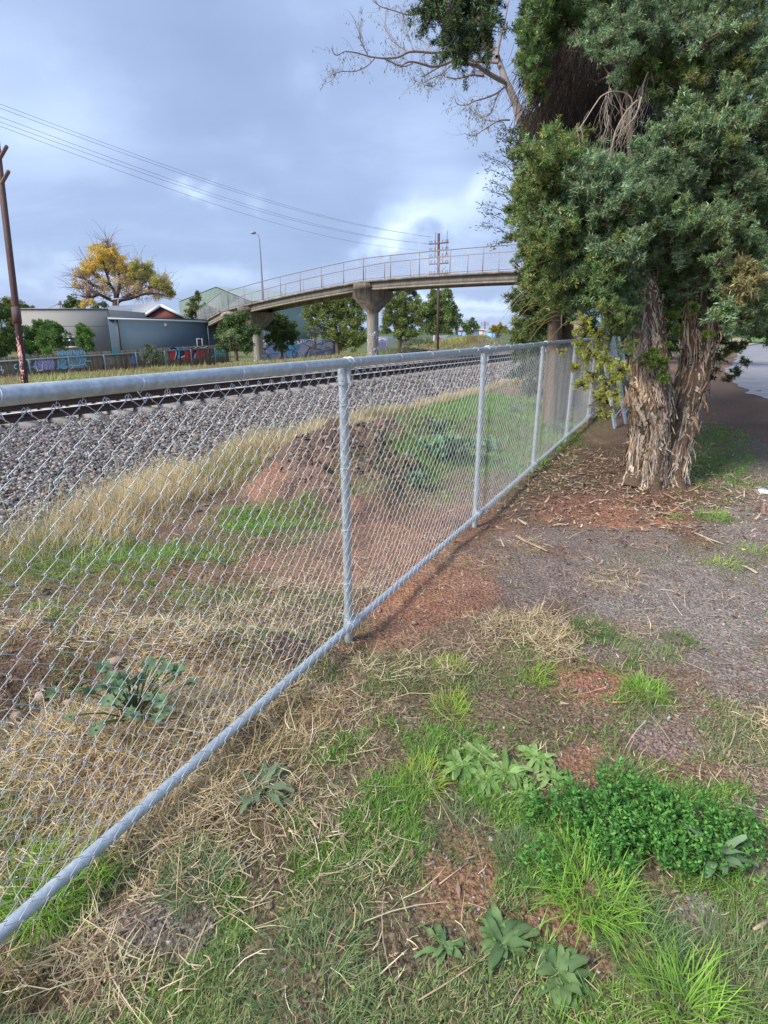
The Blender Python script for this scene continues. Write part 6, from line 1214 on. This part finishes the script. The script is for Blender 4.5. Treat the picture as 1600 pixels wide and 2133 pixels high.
rosette(1010, 1625, 20, .10, .024, 'broad leaves low in the middle of the broad leaf patches', GW2, 0, (.05, .5)); rosette(1150, 1625, 14, .08, .02, 'loose broad leaves at the left rim of the round bare red patch', GW2, 0, (.05, .5)); rosette(1090, 1655, 12, .08, .02, 'lowest broad leaf sprig under the broad leaf patches', GW2, 0, (.05, .5)); tuft(1345, 1445, 240, .15, 'wide bright green grass tuft standing alone on the right below the gravelly patch', BR, .05); tuft(935, 1395, 170, .11, 'upper of the two yellow green tufts one above the other', YB, .045); tuft(940, 1480, 220, .12, 'lower of the two yellow green tufts one above the other', YB, .05); tuft(880, 1625, 220, .12, 'bright spiky tuft left of the broad leaf patches', YB, .05); tuft(1115, 1405, 50, .09, 'sparse pale tuft above right of the yellow green tufts', YB, .03); tuft(1120, 1425, 40, .10, 'small lime tuft directly beneath the sparse pale one', YB, .02)
tuft(120, 1850, 420, .16, 'big bright tuft under the bottom rail at the lower left', BR, .09); tuft(70, 1800 + 90, 200, .12, 'bright tuft at the left edge beside the big one', BR, .05); tuft(1230, 1850, 420, .15, 'long bladed bright tuft at the lower left of the lush patch', BR, .08, .005); tuft(1330, 1955, 420, .13, 'grey green dense tuft directly below the lush patch', DB, .07, .003); tuft(1420, 2100, 260, .19, 'bright star shaped tuft at the bottom right', BR, .05, .005); tuft(1520, 2020, 300, .14, 'grey green tuft at the right above the bottom corner', DB, .08, .003); tuft(1290, 1615, 240, .10, 'dark green tuft right of the round bare red patch', DB, .05, .0028); tuft(1100, 1790, 300, .10, 'grey green tuft right of the long bare red patch', DB, .06, .0028); tuft(650, 2050, 420, .12, 'dense grey green tuft at the bottom left of centre', DB, .10, .003); tuft(410, 1830, 260, .12, 'dark tuft at the top of the small gravel patch on the left', DB, .06, .003); tuft(960, 1730, 260, .10, 'dark fine tuft just above the long bare red patch', DB, .07, .0028)
tuft(1230, 1320, 260, .13, 'dark green tuft below the bare gravel in the upper right ground', [(.11, .19, .06), (.14, .22, .07)], .08, .0035); tuft(1412, 1335, 130, .10, 'green tuft left of the right edge below the gravelly track', [(.12, .20, .06), (.15, .23, .07)], .05, .003); tuft(1490, 1080, 200, .15, 'fresh green tuft in the dirt right below the shaggy trunk', BR, .09, .005); tuft(1405, 1078, 70, .10, 'small fresh tuft left of the bigger one below the shaggy trunk', BR, .04, .005); tuft(1500, 1178, 110, .12, 'low yellow green tuft near the right edge', YB, .07, .005); tuft(1580, 1150, 110, .12, 'bright low tuft touching the right edge', BR, .08, .005); tuft(1135, 1395, 20, .1, 'wisp of grass above the rusty tyre mark', YB, .02)
def herb():
    p = gz(1345, 1740); mb = MB(); n = 1500; x, y = rng.normal(p[0], .25, n), rng.normal(p[1], .13, n); k = emask(ell(1350, 1745, 215, 110), x, y, .5, .6, 77, 5) * (.35 + 1.2 * sst(.3, .55, fbm(x * 9, y * 9, 3, 78))) > .3; x, y = x[k], y[k]
    for a, b in zip(x, y):
        z = float(hgt(a, b)); h = random.uniform(.03, .10); t = np.array([random.gauss(0, .02), random.gauss(0, .02), h]); m = random.randint(9, 16)
        i = rng.random(m)[:, None]; P = np.array([a, b, z]) + t * (.25 + .75 * i) ; az = rng.uniform(0, 6.283, m); D = unit(np.stack([np.cos(az), np.sin(az), rng.uniform(.1, .9, m)], 1)); leaves(mb, P, D, rng.uniform(.009, .019, m), rng.uniform(.006, .010, m), palette(m, [(.10, .28, .06), (.14, .36, .07), (.07, .21, .05), (.20, .42, .09)], .2)); 
    tag(mb.build('leafy_herb', M['leaf']), 'lush dark green mound of small leaved herb at the lower right', 'plant')
herb()
def mallow(px, py, s, n, label, lsz, cols, spread=(1, 1)):
    p = gz(px, py); root = empty('mallow_plant', p, label, 'plant', 'lobed leaf plants behind the fence'); st = MB(); lf = MB()
    for k in range(n):
        e = p + np.array([random.gauss(0, s * .5) * spread[0], random.gauss(0, s * .4) * spread[1], random.uniform(.3, 1.0) * s]); q = branchpath(p, e, 5, .1, .1); st.tube(q, .0035, 4, caps=False, col=np.array([.16, .2, .09])); l = lsz * random.uniform(.6, 1.2); nr = unit(np.array([random.gauss(0, .45), random.gauss(-.25, .45), 1])); a = unit(np.cross(nr, [random.random(), 1, .1])); b = np.cross(nr, a); V = [e - nr * .1 * l]
        m = 15
        for i in range(m): t = i / m * 5.6 + .35; rr = l * (.62 + .38 * math.cos(t * 5.0 * .9) ** 2) * .5; V.append(e + (a * math.cos(t) + b * math.sin(t)) * rr + nr * .1 * l * math.sin(3 * t))
        lf.add(V, None, [[0, 1 + i, 1 + (i + 1) % m] for i in range(m)], np.array(random.choice(cols)) * random.uniform(.8, 1.15))
    st.build('stems', M['leaf'], root); lf.build('leaves', M['leaf'], root)
MG = [(.16, .26, .13), (.20, .30, .16), (.13, .22, .11)]
mallow(285, 1500, .22, 42, 'pale lobed leaf plant rising from straw close behind the wire at lower left', .062, MG); mallow(925, 945, .26, 130, 'big blue green mallow clump behind the second visible post', .10, [(.14, .30, .14), (.18, .35, .17), (.11, .24, .11)], (1.6, 1)); mallow(1010, 940, .18, 50, 'mallow clump directly behind the second visible post', .09, [(.15, .31, .14), (.19, .36, .18)], (1.3, 1)); mallow(870, 1010, .14, 40, 'low mallow clump left of the second visible post near the ground', .07, [(.10, .19, .09), (.13, .22, .11)]); mallow(1070, 865, .18, 40, 'grey green mallow clump between the second and third visible posts', .08, [(.17, .25, .17), (.20, .28, .2)]); mallow(1165, 905, .2, 50, 'dark leafy clump at the foot of the fourth visible post', .07, [(.06, .12, .05), (.08, .15, .06)]); mallow(905, 905, .2, 40, 'taller mallow stems at the top of the big blue green clump', .08, [(.10, .20, .11), (.13, .24, .14)])
def stick(pts, r, label, col=(.45, .35, .25), name='fallen_stick', group='fallen sticks on the dirt'):
    m = MB(); p = np.array([gz(*q) + [0, 0, r * 1.0 + .004] for q in pts]); m.tube(p, np.linspace(r, r * .5, len(p)), 6, col=np.array(col)); tag(m.build(name, M['twig']), label, 'stick', group)
stick([(1075, 1120), (1095, 1132), (1120, 1142), (1140, 1152)], .011, 'short thick pale stick lying on the dirt between the fence and the shaggy tree', (.50, .36, .25)); stick([(1228, 1051), (1240, 1045), (1255, 1043), (1270, 1045)], .008, 'forked pale stick on the orange soil in front of the shaggy tree', (.60, .46, .36)); stick([(1447, 1113), (1475, 1125), (1508, 1137)], .008, 'straight pale stick with dark bands right of the shaggy tree', (.52, .42, .33)); stick([(1375, 1230), (1395, 1232), (1418, 1240)], .004, 'thin curved stick on the gravelly patch', (.55, .45, .34)); stick([(1180, 1340), (1188, 1360), (1205, 1372), (1228, 1380)], .003, 'bent thin stalk curving down beside the dark green tuft', (.55, .42, .28))
stick([(985, 1370), (940, 1402), (900, 1430)], .003, 'long thin stalk slanting across bare dirt near the upper yellow green tuft', (.58, .46, .30)); stick([(1275, 1466), (1300, 1466), (1322, 1460)], .004, 'orange brown curled stalk below the wide bright tuft', (.45, .28, .16)); stick([(915, 1845), (975, 1800)], .0025, 'thin pale twig across the upper bare red patch', (.58, .42, .30)); stick([(1598, 1925), (1575, 1938), (1568, 1942)], .007, 'stub of a pale stick at the right edge near the bottom', (.58, .42, .30))
for x, y, l in [(770, 1290, .03), (808, 1283, .035), (830, 1290, .03), (818, 1280, .025), (798, 1272, .03)]:
    pass
def rockset():
    L = [(790, 1275, .028, 'palest rounded pebble by the post foot'), (808, 1284, .026, 'left pebble of the close pair near the post foot'), (818, 1281, .024, 'right pebble of the close pair near the post foot'), (833, 1289, .032, 'flat pebble farthest right near the post foot'), (862, 1300, .06, 'straw covered clod beside the foot of the nearest visible post'), (240, 1360, .10, 'flat angular brown stone in the dark soil behind the wire'), (85, 1455, .07, 'reddish stone in the dark hollow at the left'), (145, 1468, .08, 'wedge shaped tan stone right of the dark hollow at the left'), (35, 1495, .07, 'grey brown stone near the left edge'), (1030, 1340, .03, 'orange dirt lump among straw near the bottom rail'), (560, 1890, .03, 'dull pink flake in the grass')]
    for x, y, s, lab in L:
        p = gz(x, y); m = MB(); rocks(m, [p + [0, 0, s * .15]], s, np.array([random.choice([(.34, .26, .2), (.42, .33, .26), (.3, .2, .15)])]), .6, True, .15); tag(m.build('stone', M['stone']), lab, 'stone', 'single stones on the ground')
rockset()
def litter():
    p = gz(612, 876); m = MB(); rocks(m, [p + [0, 0, .04]], .12, np.array([(.03, .025, .05)]), .8, True, .12); o = m.build('crumpled_can', mat('dark_wrapper', (.10, .09, .16), rough=.3, metal=.3, namp=.3, nscale=20)); tag(o, 'small crumpled dark purple wrapper lying on the grey ballast', 'litter')
    m = MB(); q = [gz(x, y) + [0, 0, .01] for x, y in ((1578, 1024), (1590, 1022), (1604, 1026), (1612, 1032), (1596, 1031), (1584, 1029))]; V = q + [a + [0, 0, .015 + .01 * (i % 2)] for i, a in enumerate(q)]; n = 6; m.add(V, [[i, (i + 1) % n, (i + 1) % n + n, i + n] for i in range(n)], [[6, 7 + i, 8 + i] for i in range(4)], (.8, .8, .82)); tag(m.build('paper_scrap', M['attr_flat']), 'scrap of white paper on the dirt at the right edge', 'litter')
    # slim white posts and tree guards across the road
    for x, lab in ((1509, 'leaning pale post across the road just right of the trunk'), (1573, 'slim pale tree guard post across the road near the right edge'), (1597, 'slim pale tree guard post at the right edge across the road')):
        b = G(x, 703 if x < 1550 else 705); b[2] = 0; m = MB(); s = b[1] / 60; m.tube([b, b + [2.0 * s * (x < 1550), 0, 1.6 * s * 1.5]], .05 * s, 6, col=np.array([.55, .62, .58])); tag(m.build('guard_post', M['attr']), lab, 'post', 'pale posts across the road')
litter()

def flakes():
    mb = MB(); n = 2600; a = rng.uniform(0, 6.283, n); r = rng.gamma(2.2, .42, n) + .3; x = 2.84 + r * np.cos(a) * 1.0; y = 5.65 + r * np.sin(a); x2, y2 = rng.uniform(.8, 2.8, 1500), rng.uniform(4.2, 7.5, 1500); x = np.concatenate([x, x2]); y = np.concatenate([y, y2])
    fd = (x - FP1[0]) * FD[1] - (y - FP1[1]) * FD[0]; k = (fd > .05) & inview(x, y) & ~((x - 2.84) ** 2 + (y - 5.65) ** 2 < .1); x, y = x[k], y[k]; n = len(x)
    l = rng.gamma(3, .018, n); blades(mb, np.stack([x, y, hgt(x, y) + .012], 1), l, rng.uniform(.006, .022, n), rng.uniform(0, 6.283, n), rng.uniform(1.25, 1.7, n), rng.normal(0, .5, n), palette(n, [(.40, .27, .18), (.55, .40, .27), (.26, .15, .10), (.34, .20, .13), (.18, .11, .08), (.60, .48, .34)], .2), 3, twist=rng.uniform(-.6, .6, n))
    tag(mb.build('bark_litter', M['straw']), 'shed bark flakes and leaf bits around the foot of the shaggy tree', 'bark litter', kind='stuff')
flakes()
